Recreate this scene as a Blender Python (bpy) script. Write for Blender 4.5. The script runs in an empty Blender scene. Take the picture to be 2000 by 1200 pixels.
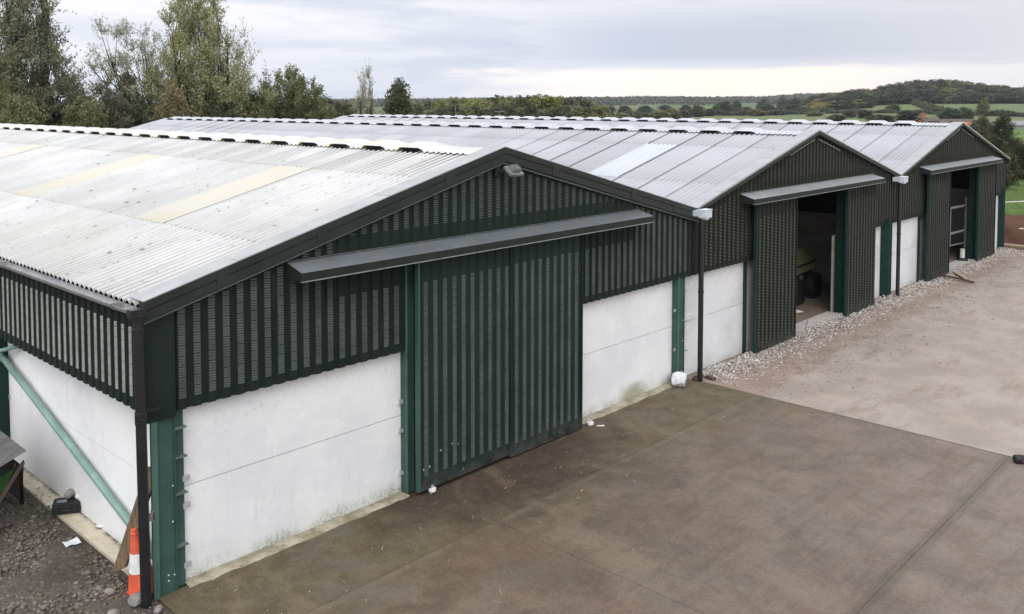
import bpy, math, random
import numpy as np
from math import sin, cos, pi, radians, atan2, sqrt
from mathutils import Vector, Matrix
SC = bpy.context.scene
COL = SC.collection
# ---------------------------------------------------------------- camera
CAM = (-5.1332, -10.0168, 5.9138)
YAW, PITCH, ROLL, FPX, PX, PY = .7895, -.0511, -.002, 1749.6, 914.9, 290.63
f = Vector((sin(YAW)*cos(PITCH), cos(YAW)*cos(PITCH), sin(PITCH)))
r = Vector((cos(YAW), -sin(YAW), 0)); u = r.cross(f)
r2 = r*cos(ROLL)+u*sin(ROLL); u2 = -r*sin(ROLL)+u*cos(ROLL)
cd = bpy.data.cameras.new('camera'); cam = bpy.data.objects.new('camera', cd); COL.objects.link(cam)
cam.matrix_world = Matrix(((r2.x, u2.x, -f.x, CAM[0]), (r2.y, u2.y, -f.y, CAM[1]), (r2.z, u2.z, -f.z, CAM[2]), (0, 0, 0, 1)))
cd.sensor_width = 36; cd.lens = FPX/2000*36
cd.shift_x = (1000-PX)/2000; cd.shift_y = (PY-600)/2000
cd.clip_start = .1; cd.clip_end = 12000
SC.camera = cam
# ---------------------------------------------------------------- render look
SC.view_settings.view_transform = 'Standard'; SC.view_settings.look = 'None'
SC.view_settings.exposure = 0.0; SC.view_settings.gamma = 1
SUN_EL, SUN_AZ = radians(42), radians(232)     # azimuth from +Y towards +X
# ---------------------------------------------------------------- node helpers
class NT:
    def __init__(s, tree): s.t = tree; s.n = tree.nodes; s.l = tree.links
    def node(s, typ, **kw):
        n = s.n.new(typ)
        for k, v in kw.items():
            if k == 'inp':
                for a, b in v.items(): s.set(n, a, b)
            else: setattr(n, k, v)
        return n
    def set(s, n, a, b):
        i = n.inputs[a]
        if isinstance(b, bpy.types.NodeSocket): s.l.new(b, i)
        else:
            if isinstance(b, (tuple, list)) and len(b) == 3 and i.type == 'RGBA': b = (*b, 1)
            i.default_value = b
    def math(s, op, a, b=0.0, c=0.0, clamp=False):
        n = s.node('ShaderNodeMath', operation=op, use_clamp=clamp)
        s.set(n, 0, a); s.set(n, 1, b); s.set(n, 2, c)
        return n.outputs[0]
    def mix(s, fac, a, b, blend='MIX'):
        n = s.node('ShaderNodeMix', data_type='RGBA', blend_type=blend)
        s.set(n, 0, fac)
        s.set(n, 6, (*a, 1) if isinstance(a, tuple) and len(a) == 3 else a)
        s.set(n, 7, (*b, 1) if isinstance(b, tuple) and len(b) == 3 else b)
        return n.outputs[2]
    def maprange(s, v, a, b, c=0.0, d=1.0, smooth=True):
        n = s.node('ShaderNodeMapRange', interpolation_type='SMOOTHSTEP' if smooth else 'LINEAR')
        s.set(n, 0, v); s.set(n, 1, a); s.set(n, 2, b); s.set(n, 3, c); s.set(n, 4, d)
        return n.outputs[0]
    def noise(s, vec, scale, detail=4, rough=.55, dist=0.0, out=0, dim='3D'):
        n = s.node('ShaderNodeTexNoise', noise_dimensions=dim)
        s.set(n, 'Vector', vec); s.set(n, 'Scale', scale); s.set(n, 'Detail', detail)
        s.set(n, 'Roughness', rough); s.set(n, 'Distortion', dist)
        return n.outputs[out]
    def mapping(s, vec, scale=(1, 1, 1), loc=(0, 0, 0), rot=(0, 0, 0)):
        n = s.node('ShaderNodeMapping'); s.set(n, 0, vec); s.set(n, 1, loc); s.set(n, 2, rot); s.set(n, 3, scale)
        return n.outputs[0]
    def ramp(s, fac, stops):
        n = s.node('ShaderNodeValToRGB'); s.set(n, 0, fac); e = n.color_ramp.elements
        while len(e) < len(stops): e.new(.5)
        for k, (p, c) in enumerate(stops):
            e[k].position = p; e[k].color = (c, c, c, 1) if not isinstance(c, (tuple, list)) else (*c, 1)
        return n.outputs[0]
def srgb(*c):
    return tuple(((v/255)/12.92 if v/255 <= .04045 else ((v/255+.055)/1.055)**2.4) for v in c)
# ---------------------------------------------------------------- world: high overcast with a clear pale gap low in the north east
W = bpy.data.worlds.new('World'); SC.world = W; W.use_nodes = True
W.node_tree.nodes.clear(); N = NT(W.node_tree)
tc = N.node('ShaderNodeTexCoord').outputs['Generated']
sp = N.node('ShaderNodeSeparateXYZ', inp={0: tc})
X_, Y_, Z_ = sp.outputs
az = N.math('ARCTAN2', X_, Y_)
nz1 = N.noise(N.mapping(tc, scale=(1.6, 1.6, 13)), 2.1, 6, .55, .3)
nz2 = N.noise(N.mapping(tc, scale=(1, 1, 30)), 3.5, 5, .5, .2)
# base cloud tone across azimuth
azt = N.maprange(az, .30, 1.35, 0, 1, False)
base = N.ramp(azt, [(0, srgb(253, 252, 255)), (.28, srgb(249, 249, 253)), (.5, srgb(241, 242, 249)), (.8, srgb(230, 232, 241)), (1, srgb(228, 229, 234))])
dark = N.ramp(azt, [(0, srgb(232, 236, 248)), (.3, srgb(219, 225, 238)), (.55, srgb(206, 213, 229)), (.8, srgb(205, 210, 222)), (1, srgb(223, 224, 230))])
cf = N.maprange(nz1, .40, .62)
# darker shelf of cloud above the gap
shelf = N.math('MULTIPLY', N.maprange(Z_, .034, .052), N.maprange(Z_, .12, .07))
shelf = N.math('MULTIPLY', shelf, N.maprange(az, .72, 1.0))
low = N.math('MULTIPLY', N.maprange(Z_, .075, .04), N.maprange(az, .98, .75))
cfac = N.math('MAXIMUM', N.math('MULTIPLY', cf, .9), N.math('MAXIMUM', N.math('MULTIPLY', shelf, 1.0), N.math('MULTIPLY', low, .55)))
cloud = N.mix(cfac, base, dark)
nz3 = N.noise(N.mapping(tc, scale=(3, 3, 22)), 5, 6, .6, .4)
edge = N.math('ADD', .0365, N.math('ADD', N.math('MULTIPLY', N.math('SUBTRACT', nz2, .5), .016), N.math('MULTIPLY', N.math('SUBTRACT', nz3, .5), .012)))
gap = N.maprange(N.math('SUBTRACT', edge, Z_), -.0035, .0055)
gap = N.math('MULTIPLY', gap, N.maprange(N.math('ADD', az, N.math('MULTIPLY', N.math('SUBTRACT', nz3, .5), .25)), .74, .92))
gap = N.math('MULTIPLY', gap, N.maprange(az, 1.5, 1.12, .35, 1))
gcol = N.ramp(azt, [(.55, srgb(252, 245, 238)), (.72, srgb(255, 245, 228)), (.85, srgb(255, 242, 230)), (.95, srgb(238, 234, 234))])
gcol = N.node('ShaderNodeVectorMath', operation='SCALE', inp={0: gcol, 3: 1.18}).outputs[0]
cloud = N.mix(gap, cloud, gcol)
# the cloud deck is thinner and brighter overhead and towards the hidden sun
up = N.maprange(Z_, .14, .60)
sdir = (sin(SUN_AZ)*cos(SUN_EL), cos(SUN_AZ)*cos(SUN_EL), sin(SUN_EL))
dt = N.node('ShaderNodeVectorMath', operation='DOT_PRODUCT', inp={0: tc, 1: sdir}).outputs['Value']
glow = N.maprange(dt, -.25, 1.0)
bright = N.math('ADD', N.math('MULTIPLY', up, .72), N.math('MULTIPLY', glow, .75))
bright = N.math('ADD', 1.05, bright)
sky = N.node('ShaderNodeTexSky', sky_type='NISHITA', sun_disc=False)
sky.sun_elevation = SUN_EL; sky.sun_rotation = SUN_AZ
skyc = N.node('ShaderNodeVectorMath', operation='SCALE', inp={0: sky.outputs[0], 3: .10}).outputs[0]
cl = N.node('ShaderNodeVectorMath', operation='SCALE', inp={0: cloud, 3: bright}).outputs[0]
tot = N.mix(N.math('MULTIPLY', up, .12), cl, skyc)
bg = N.node('ShaderNodeBackground', inp={0: tot, 1: 1.0})
ow = N.node('ShaderNodeOutputWorld', inp={0: bg.outputs[0]})
# ---------------------------------------------------------------- sun, veiled
sd = bpy.data.lights.new('sun', 'SUN'); sd.energy = 1.0; sd.angle = radians(22); sd.color = (1, .95, .87)
so = bpy.data.objects.new('sun', sd); COL.objects.link(so)
so.rotation_euler = Vector(sdir).to_track_quat('Z', 'Y').to_euler()
# ---------------------------------------------------------------- mesh helpers
class MB:
    def __init__(s): s.v = []; s.f = []; s.m = []; s.nv = 0; s.arr = []
    def add(s, vs, fs, m=0):
        b = s.nv
        s.v.extend([tuple(p) for p in vs]); s.nv += len(vs)
        for q in fs: s.f.append(tuple(b+i for i in q)); s.m.append(m)
    def box(s, x0, x1, y0, y1, z0, z1, m=0):
        s.add([(x0, y0, z0), (x1, y0, z0), (x1, y1, z0), (x0, y1, z0), (x0, y0, z1), (x1, y0, z1), (x1, y1, z1), (x0, y1, z1)],
              [(0, 3, 2, 1), (4, 5, 6, 7), (0, 1, 5, 4), (1, 2, 6, 5), (2, 3, 7, 6), (3, 0, 4, 7)], m)
    def obox(s, c, ax, ay, az, m=0):
        c, ax, ay, az = map(Vector, (c, ax, ay, az))
        vs = [c+ax*i+ay*j+az*k for k in (-1, 1) for i, j in ((-1, -1), (1, -1), (1, 1), (-1, 1))]
        s.add(vs, [(0, 3, 2, 1), (4, 5, 6, 7), (0, 1, 5, 4), (1, 2, 6, 5), (2, 3, 7, 6), (3, 0, 4, 7)], m)
    def bar(s, a, b, w, h, up=(0, 0, 1), m=0):
        a, b = Vector(a), Vector(b); d = (b-a); L = d.length/2; d.normalize(); up = Vector(up)
        sx = d.cross(up).normalized(); sz = sx.cross(d).normalized()
        s.obox((a+b)/2, d*L, sx*w/2, sz*h/2, m)
    def tube(s, pts, rad, n=8, m=0, cap=True):
        pts = [Vector(p) for p in pts]; rads = rad if isinstance(rad, (list, tuple)) else [rad]*len(pts)
        vs = []; fs = []; K = len(pts)
        prev = None
        for i, p in enumerate(pts):
            d = (pts[min(i+1, K-1)]-pts[max(i-1, 0)]).normalized()
            if prev is None:
                prev = d.orthogonal().normalized()
            e = (prev-d*prev.dot(d)).normalized(); prev = e; g = d.cross(e)
            for k in range(n):
                a = 2*pi*k/n; vs.append(p+(e*cos(a)+g*sin(a))*rads[i])
        for i in range(K-1):
            for k in range(n):
                k2 = (k+1) % n; fs.append((i*n+k, i*n+k2, (i+1)*n+k2, (i+1)*n+k))
        if cap: fs.append(tuple(range(n))[::-1]); fs.append(tuple((K-1)*n+k for k in range(n)))
        s.add(vs, fs, m)
    def lathe(s, prof, c=(0, 0, 0), n=20, m=0):
        vs = []; fs = []; c = Vector(c)
        for (rr, z) in prof:
            for k in range(n): a = 2*pi*k/n; vs.append(c+Vector((rr*cos(a), rr*sin(a), z)))
        for i in range(len(prof)-1):
            for k in range(n): k2 = (k+1) % n; fs.append((i*n+k, i*n+k2, (i+1)*n+k2, (i+1)*n+k))
        fs.append(tuple(range(n))[::-1]); fs.append(tuple((len(prof)-1)*n+k for k in range(n)))
        s.add(vs, fs, m)
    def build(s, name, mats, parent=None, smooth=False):
        me = bpy.data.meshes.new(name); me.from_pydata(s.v, [], s.f)
        mats = mats if isinstance(mats, (list, tuple)) else [mats]
        for q in mats: me.materials.append(q)
        if len(mats) > 1: me.polygons.foreach_set('material_index', s.m)
        if smooth: me.polygons.foreach_set('use_smooth', [True]*len(s.f))
        me.update()
        o = bpy.data.objects.new(name, me); COL.objects.link(o)
        if parent: o.parent = parent
        return o
def quads_object(name, V, Fc, mats, parent=None, smooth=False, midx=None):
    """V (n,3) array, Fc (m,4) array"""
    me = bpy.data.meshes.new(name)
    me.vertices.add(len(V)); me.vertices.foreach_set('co', np.asarray(V, np.float32).ravel())
    k = Fc.shape[1]
    me.loops.add(len(Fc)*k); me.loops.foreach_set('vertex_index', np.asarray(Fc, np.int32).ravel())
    me.polygons.add(len(Fc)); me.polygons.foreach_set('loop_start', np.arange(len(Fc), dtype=np.int32)*k)
    try: me.polygons.foreach_set('loop_total', np.full(len(Fc), k, np.int32))
    except Exception: pass
    mats = mats if isinstance(mats, (list, tuple)) else [mats]
    for q in mats: me.materials.append(q)
    if midx is not None: me.polygons.foreach_set('material_index', np.asarray(midx, np.int32))
    if smooth: me.polygons.foreach_set('use_smooth', np.ones(len(Fc), bool))
    me.update(calc_edges=True); me.validate()
    o = bpy.data.objects.new(name, me); COL.objects.link(o)
    if parent: o.parent = parent
    return o
def empty(name, loc=(0, 0, 0), rz=0):
    o = bpy.data.objects.new(name, None); COL.objects.link(o); o.location = loc; o.rotation_euler = (0, 0, rz); return o
def tag(o, label=None, cat=None, group=None, kind=None):
    if label: o['label'] = label
    if cat: o['category'] = cat
    if group: o['group'] = group
    if kind: o['kind'] = kind
    return o
def ray(uu, vv):
    d = f + r2*((uu-PX)/FPX) - u2*((vv-PY)/FPX); return d
def at_dist(uu, D):
    """point on the ground at horizontal distance D in the direction of picture column uu"""
    d = ray(uu, 201); h = Vector((d.x, d.y)).normalized(); return Vector((CAM[0]+h.x*D, CAM[1]+h.y*D, 0))
# ---------------------------------------------------------------- materials
def newmat(name):
    m = bpy.data.materials.new(name); m.use_nodes = True; m.node_tree.nodes.clear(); n = NT(m.node_tree)
    oc = n.node('ShaderNodeTexCoord').outputs['Object']
    return m, n, oc
def finish(m, n, col, rough=.6, spec=.5, metal=0.0, bump=None, bstr=.3, bdist=.01, trans=None):
    b = n.node('ShaderNodeBsdfPrincipled')
    n.set(b, 'Base Color', col); n.set(b, 'Roughness', rough); n.set(b, 'Specular IOR Level', spec); n.set(b, 'Metallic', metal)
    if bump is not None:
        bn = n.node('ShaderNodeBump'); n.set(bn, 'Height', bump); n.set(bn, 'Strength', bstr); n.set(bn, 'Distance', bdist)
        n.l.new(bn.outputs[0], b.inputs['Normal'])
    out = n.node('ShaderNodeOutputMaterial')
    if trans:
        t = n.node('ShaderNodeBsdfTranslucent'); n.set(t, 0, trans[1])
        mx = n.node('ShaderNodeMixShader'); n.set(mx, 0, trans[0]); n.l.new(b.outputs[0], mx.inputs[1]); n.l.new(t.outputs[0], mx.inputs[2])
        n.l.new(mx.outputs[0], out.inputs[0])
    else: n.l.new(b.outputs[0], out.inputs[0])
    return m
def simple(name, c1, c2=None, scale=6, rough=.6, spec=.5, metal=0.0, bump=.15, detail=5, stretch=(1, 1, 1), rvar=.1):
    m, n, oc = newmat(name)
    c2 = c2 or tuple(x*.7 for x in c1)
    vec = n.mapping(oc, scale=stretch)
    nz = n.noise(vec, scale, detail, .6)
    fac = n.maprange(nz, .35, .68)
    col = n.mix(fac, c1, c2)
    rg = n.math('ADD', rough-rvar/2, n.math('MULTIPLY', n.noise(vec, scale*2.3, 3), rvar))
    return finish(m, n, col, rg, spec, metal, n.noise(vec, scale*5, 4), bump)
MAT = {}
# dark green profiled steel
def cladding_mat(name, c1, c2, dust, splat=False):
    m, n, oc = newmat(name)
    nz = n.noise(oc, 1.3, 5, .6); nf = n.noise(n.mapping(oc, scale=(6, 6, .6)), 3, 4, .6)
    col = n.mix(n.maprange(nz, .35, .7), c1, c2)
    col = n.mix(n.math('MULTIPLY', n.maprange(nf, .5, .75), .35), col, dust)
    sz = n.node('ShaderNodeSeparateXYZ', inp={0: oc}).outputs[2]
    splash = n.math('MULTIPLY', n.maprange(sz, .45, .05), n.maprange(n.noise(oc, 5, 5, .65), .35, .6))
    col = n.mix(n.math('MULTIPLY', splash, .55), col, (.075, .075, .065))
    if splat:
        sx, sy, sz2 = n.node('ShaderNodeSeparateXYZ', inp={0: oc}).outputs
        vo = n.node('ShaderNodeTexVoronoi', inp={'Vector': oc, 'Scale': 13.0})
        wn = n.node('ShaderNodeSeparateColor', inp={0: vo.outputs['Color']}).outputs[0]
        mk = n.math('MULTIPLY', n.maprange(vo.outputs[0], .30, .22), n.math('MULTIPLY', n.maprange(sz2, .95, .3), n.maprange(sx, -.9, -1.5)))
        mk = n.math('MULTIPLY', n.math('MULTIPLY', mk, .7), n.math('GREATER_THAN', wn, .84)); col = n.mix(mk, col, (.6, .6, .58))
    return finish(m, n, col, n.math('ADD', .5, n.math('MULTIPLY', nz, .25)), .16, 0, n.noise(oc, 14, 3), .08, .004)
MAT['clad'] = cladding_mat('dark_green_cladding', (.0090, .0165, .0130), (.0140, .0200, .0170), (.030, .034, .031))
MAT['cladd'] = cladding_mat('dark_green_door_sheet', (.0105, .0230, .0185), (.0155, .0260, .0220), (.034, .042, .038), True)
MAT['clad2'] = cladding_mat('olive_green_cladding', (.0125, .0150, .0105), (.0165, .0185, .0135), (.03, .031, .024))
MAT['louv'] = simple('dusty_louvres', (.070, .082, .076), (.048, .057, .052), 3, .6, .2, 0, .1)
MAT['louvside'] = simple('sky_lit_louvres', (.25, .265, .24), (.18, .19, .17), 3, .55, .35, 0, .1)  # left wall louvres, caught sky light put into a paler colour
MAT['louv2'] = simple('olive_louvres', (.120, .128, .100), (.075, .082, .064), 3, .6, .2, 0, .1)
MAT['barge'] = simple('dark_barge_steel', (.017, .020, .019), (.024, .027, .026), 2, .5, .28, 0, .04)
MAT['canopy'] = simple('sky_toned_canopy_steel', (.135, .148, .155), (.11, .122, .128), 2.5, .42, .5, 0, .03)  # canopy top, its sky reflection put into a paler base colour
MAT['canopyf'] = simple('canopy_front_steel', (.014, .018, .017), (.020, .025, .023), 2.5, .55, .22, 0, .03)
MAT['edge'] = simple('worn_folded_edge', (.27, .29, .28), (.18, .20, .19), 8, .5, .5, 0, .05)
MAT['steel'] = simple('green_painted_steel', (.044, .090, .077), (.034, .072, .062), 2.2, .55, .25, 0, .08)
MAT['steeldk'] = simple('deep_green_painted_steel', (.010, .036, .031), (.008, .027, .024), 2.2, .6, .2, 0, .08)
MAT['brace'] = simple('pale_green_tube', (.22, .34, .30), (.15, .25, .22), 4, .5, .5, 0, .08)
MAT['galv'] = simple('galvanised', (.62, .65, .68), (.50, .53, .56), 9, .38, .5, .55, .05)
MAT['galvdull'] = simple('dull_galvanised', (.21, .22, .215), (.14, .15, .145), 9, .55, .5, .2, .08)
MAT['pipe'] = simple('black_pipe_plastic', (.010, .010, .0125), (.016, .016, .019), 6, .34, .5, 0, .03)
MAT['gutter'] = simple('sky_grey_gutter', (.26, .25, .26), (.17, .165, .17), 7, .35, .5, 0, .06)  # sky reflection on black plastic, put into a grey base colour
MAT['white'] = simple('white_plastic', (.75, .74, .72), (.6, .59, .56), 14, .45, .5)
MAT['black'] = simple('black_rubber', (.012, .012, .012), (.022, .021, .020), 14, .6, .4)
MAT['dark'] = simple('dark_void', (.006, .006, .006), (.009, .009, .009), 14, .9, .1)
MAT['timber'] = simple('weathered_timber', (.20, .145, .085), (.10, .072, .045), 5, .8, .3, 0, .4, 6, (6, 6, 1))
MAT['timberpale'] = simple('pale_board', (.42, .33, .22), (.28, .21, .14), 5, .8, .3, 0, .3, 6, (1, 1, 6))
MAT['rust'] = simple('brown_iron', (.05, .035, .028), (.09, .055, .04), 9, .8, .3, 0, .3)
MAT['lightgl'] = simple('lamp_glass', (.03, .03, .035), (.05, .05, .055), 9, .12, .6)
MAT['orange'] = simple('cone_orange', (.70, .115, .05), (.50, .085, .045), 7, .5, .4, 0, .1)
MAT['conewhite'] = simple('cone_sleeve_white', (.72, .73, .72), (.58, .59, .58), 9, .4, .4)
MAT['stone'] = simple('grey_stone', (.26, .235, .22), (.15, .135, .125), 12, .85, .3, 0, .5)
MAT['yellow'] = simple('dull_yellow_paint', (.25, .245, .125), (.18, .175, .09), 5, .5, .5)
MAT['yellowhi'] = simple('bright_yellow_plastic', (.8, .55, .04), (.6, .4, .04), 5, .5, .5)
MAT['paper'] = simple('paper', (.70, .71, .73), (.55, .56, .58), 14, .8, .2, 0, .2)
MAT['greensheet'] = simple('green_tarpaulin', (.05, .14, .035), (.03, .09, .025), 4, .6, .4)
MAT['brick'] = simple('red_brick', (.32, .13, .08), (.22, .10, .07), 3, .9, .2)
MAT['slate'] = simple('slate_roof', (.07, .065, .06), (.11, .085, .07), 2, .8, .3)
MAT['render'] = simple('pale_render', (.25, .25, .25), (.2, .2, .2), 2, .9, .2)
MAT['glass'] = simple('window_glass', (.03, .035, .04), (.04, .045, .05), 2, .1, .6)
MAT['bark'] = simple('bark', (.055, .045, .036), (.032, .027, .022), 3, .95, .2, 0, .6, 5, (1, 1, .2))
def panel_mat(name, algae, base1=(.74, .74, .73), base2=(.66, .67, .68)):
    m, n, oc = newmat(name)
    z = n.node('ShaderNodeSeparateXYZ', inp={0: oc}).outputs[2]
    a = n.noise(oc, .9, 6, .6); b = n.noise(n.mapping(oc, scale=(1, 1, 2.5)), 2.6, 6, .65)
    col = n.mix(n.maprange(a, .38, .66), base1, base2)
    col = n.mix(n.math('MULTIPLY', n.maprange(b, .5, .8), .5), col, (.80, .82, .86))
    stv = n.noise(n.mapping(oc, scale=(7, 7, .8)), 1.5, 6, .7)
    col = n.mix(n.math('MULTIPLY', n.maprange(stv, .55, .75), .40), col, (.50, .50, .47))
    col = n.mix(n.math('MULTIPLY', n.maprange(n.noise(oc, .55, 7, .7), .50, .64), .45), col, (.60, .62, .68))
    pit = n.node('ShaderNodeTexVoronoi', inp={'Vector': oc, 'Scale': 26.0})
    pm = n.math('MULTIPLY', n.maprange(pit.outputs[0], .22, .10), n.maprange(n.noise(oc, 1.7, 4, .6), .50, .68))
    col = n.mix(n.math('MULTIPLY', pm, .75), col, (.36, .36, .34))
    pk = n.math('MULTIPLY', n.maprange(n.noise(oc, 34, 4, .75), .57, .66), n.maprange(n.math('ADD', z, n.math('MULTIPLY', a, .8)), 1.7, 2.5))
    col = n.mix(n.math('MULTIPLY', pk, .6), col, (.40, .39, .34))
    # dirt and algae creeping up from the ground
    h = n.math('ADD', z, n.math('MULTIPLY', n.noise(n.mapping(oc, scale=(9, 9, 1.5)), 1.6, 6, .7), -.42))
    al = n.math('MULTIPLY', n.math('MULTIPLY', n.maprange(h, .02, -.20), algae), n.maprange(n.noise(oc, 1.1, 5, .65), .38, .62, .15, 1))
    sp2 = n.maprange(n.noise(oc, 30, 3, .6), .42, .58)
    col = n.mix(n.math('MULTIPLY', al, n.math('ADD', .35, n.math('MULTIPLY', sp2, .6))), col, (.16, .165, .085))
    xx = n.node('ShaderNodeSeparateXYZ', inp={0: oc}).outputs[0]
    if algae > .9:
        gx = n.math('DIVIDE', n.math('SUBTRACT', xx, 4.05), .65); gz = n.math('DIVIDE', n.math('SUBTRACT', z, .08), .30)
        rr = n.math('ADD', n.math('ADD', n.math('MULTIPLY', gx, gx), n.math('MULTIPLY', gz, gz)), n.math('MULTIPLY', n.noise(oc, 3.5, 6, .7), 1.6))
        col = n.mix(n.math('MULTIPLY', n.maprange(rr, 1.7, .7), .75), col, (.20, .19, .085))
    h2 = n.maprange(z, .5, 0.0)
    col = n.mix(n.math('MULTIPLY', h2, .22), col, (.50, .48, .40))
    return finish(m, n, col, .7, .3, 0, n.noise(oc, 18, 5, .7), .35, .008)
MAT['panel'] = panel_mat('white_painted_concrete', 1.0)
MAT['panelside'] = panel_mat('white_concrete_side', .35, (.80, .80, .80), (.76, .76, .77))
MAT['panel2'] = panel_mat('greyed_white_concrete', .45, (.66, .65, .64), (.55, .55, .55))
def lip_mat():
    m, n, oc = newmat('mossy_concrete_lip')
    a = n.noise(oc, 3, 6, .65)
    col = n.mix(n.maprange(a, .35, .65), (.40, .36, .27), (.20, .18, .115))
    col = n.mix(n.maprange(n.noise(oc, 9, 5, .7), .58, .72), col, (.10, .09, .06))
    return finish(m, n, col, .85, .3, 0, n.noise(oc, 20, 5), .5, .01)
MAT['lip'] = lip_mat()
def plinth_mat():
    m, n, oc = newmat('cream_concrete_strip')
    a = n.noise(oc, 2.2, 6, .65)
    col = n.mix(n.maprange(a, .35, .65), (.60, .54, .42), (.44, .39, .29))
    x = n.node('ShaderNodeSeparateXYZ', inp={0: oc}).outputs[0]
    d = n.math('MULTIPLY', n.maprange(n.math('ADD', x, n.math('MULTIPLY', n.noise(oc, 4, 6, .75), .34)), -5.70, -5.60), 1)
    col = n.mix(d, col, (.07, .062, .05))
    return finish(m, n, col, .85, .3, 0, n.noise(oc, 25, 5), .4, .01)
MAT['plinth'] = plinth_mat()
def roof_mat(name, c1, c2, lich, joint, spots, rows, tone=.10, grime_shade=0.0, aged=False):
    """fibre-cement sheets; local x across slope, y along ridge"""
    m, n, oc = newmat(name)
    s = n.node('ShaderNodeSeparateXYZ', inp={0: oc}); x, y, z = s.outputs
    a = n.noise(oc, .55, 5, .6)
    col = n.mix(n.maprange(a, .35, .65), c1, c2)
    # sheet to sheet tone
    iy = n.math('FLOOR', n.math('DIVIDE', y, 1.016)); ix = n.math('FLOOR', n.math('DIVIDE', n.math('ADD', x, rows), 2.8))
    cv = n.node('ShaderNodeCombineXYZ', inp={0: ix, 1: iy, 2: 3.1})
    wn = n.node('ShaderNodeTexWhiteNoise', noise_dimensions='3D', inp={0: cv.outputs[0]}).outputs[0]
    col = n.mix(1.0, col, n.ramp(wn, [(0, 1-tone), (1, 1.0)]), 'MULTIPLY')
    # streaks down the slope
    st = n.noise(n.mapping(oc, scale=(.35, 3.2, 1)), 2.4, 6, .7)
    col = n.mix(n.math('MULTIPLY', n.maprange(st, .5, .78), lich), col, (.36, .36, .33))
    # troughs darkened for dirt and for corrugation shading put into the colour
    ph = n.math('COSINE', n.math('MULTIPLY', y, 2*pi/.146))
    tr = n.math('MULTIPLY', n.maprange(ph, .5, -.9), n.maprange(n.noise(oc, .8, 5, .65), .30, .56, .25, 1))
    if aged:
        low = n.maprange(n.math('ADD', x, n.math('MULTIPLY', n.noise(oc, .5, 4, .6), .9)), -3.75, -4.1)
        tr = n.math('MULTIPLY', tr, n.math('ADD', .45, n.math('MULTIPLY', low, .55)))
        frv = n.math('ABSOLUTE', n.math('SUBTRACT', n.math('FRACT', n.math('DIVIDE', n.math('SUBTRACT', y, 1.27), 1.02)), .5))
        ven = n.math('MULTIPLY', n.maprange(frv, .33, .22), n.maprange(x, -2.2, -.4))
        tr = n.math('MAXIMUM', tr, n.math('MULTIPLY', ven, n.maprange(ph, .9, -.4)))
        warm = n.math('MULTIPLY', low, n.maprange(n.noise(oc, .6, 5, .65), .42, .66))
        col = n.mix(n.math('MULTIPLY', warm, .55), col, (.42, .41, .36))
    col = n.mix(n.math('MULTIPLY', tr, grime_shade), col, (.135, .135, .125) if aged else (.20, .20, .20))
    # lichen spots
    vo = n.node('ShaderNodeTexVoronoi', inp={'Vector': n.mapping(oc, scale=(1, 1.6, 1)), 'Scale': 3.0})
    sm = n.math('MULTIPLY', n.maprange(vo.outputs[0], .17, .06), n.maprange(n.noise(oc, 1.1, 4, .6), .45, .6))
    sm2 = n.math('MULTIPLY', n.maprange(n.noise(n.mapping(oc, scale=(1, 1.7, 1)), 8, 5, .75), .60, .66), n.maprange(n.noise(oc, .7, 4, .6), .38, .55))
    sm = n.math('MAXIMUM', n.math('MULTIPLY', sm, .9), n.math('MULTIPLY', sm2, .8))
    col = n.mix(n.math('MULTIPLY', sm, spots), col, (.16, .16, .145))
    # side laps: dirt and the lap's shadow line, both painted in
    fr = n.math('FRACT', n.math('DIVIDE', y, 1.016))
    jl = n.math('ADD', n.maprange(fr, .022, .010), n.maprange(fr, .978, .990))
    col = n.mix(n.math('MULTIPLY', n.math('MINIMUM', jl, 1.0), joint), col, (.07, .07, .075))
    return finish(m, n, col, .62, .4, 0, n.noise(oc, 22, 4, .7), .25, .006)
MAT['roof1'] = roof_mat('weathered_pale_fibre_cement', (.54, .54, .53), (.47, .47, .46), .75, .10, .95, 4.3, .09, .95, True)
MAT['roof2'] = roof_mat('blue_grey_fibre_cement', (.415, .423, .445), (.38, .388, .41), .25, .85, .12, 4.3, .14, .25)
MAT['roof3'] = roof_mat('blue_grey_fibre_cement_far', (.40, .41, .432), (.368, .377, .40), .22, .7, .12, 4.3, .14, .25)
MAT['ridge1'] = simple('pale_ridge_cement', (.56, .56, .55), (.47, .47, .455), 3, .65, .4, 0, .2)
def ridgey():
    m, n, oc = newmat('lichen_streaked_ridge')
    s = n.node('ShaderNodeSeparateXYZ', inp={0: oc}); x, y, z = s.outputs
    fr = n.math('FRACT', n.math('DIVIDE', n.math('SUBTRACT', y, 1.27), 1.02))
    k = n.math('MULTIPLY', n.maprange(fr, .60, .70), n.maprange(fr, .98, .88))
    k = n.math('MULTIPLY', k, n.maprange(n.noise(oc, 1.1, 3, .6), .38, .52))
    col = n.mix(n.maprange(n.noise(oc, 3, 5, .6), .35, .65), (.56, .56, .55), (.47, .47, .455))
    col = n.mix(n.math('MULTIPLY', k, .8), col, (.60, .49, .20))
    MAT['ridgey'] = finish(m, n, col, .65, .4, 0, n.noise(oc, 15, 4), .2)
ridgey()
MAT['ridge2'] = simple('grey_ridge_cement', (.45, .46, .48), (.39, .40, .42), 3, .65, .4, 0, .2)
MAT['verge'] = simple('grey_verge_cement', (.34, .35, .355), (.29, .30, .305), 2.5, .6, .4, 0, .1)
MAT['verge1'] = simple('pale_verge_cement', (.36, .365, .37), (.30, .305, .31), 2.5, .6, .4, 0, .1)
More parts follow.
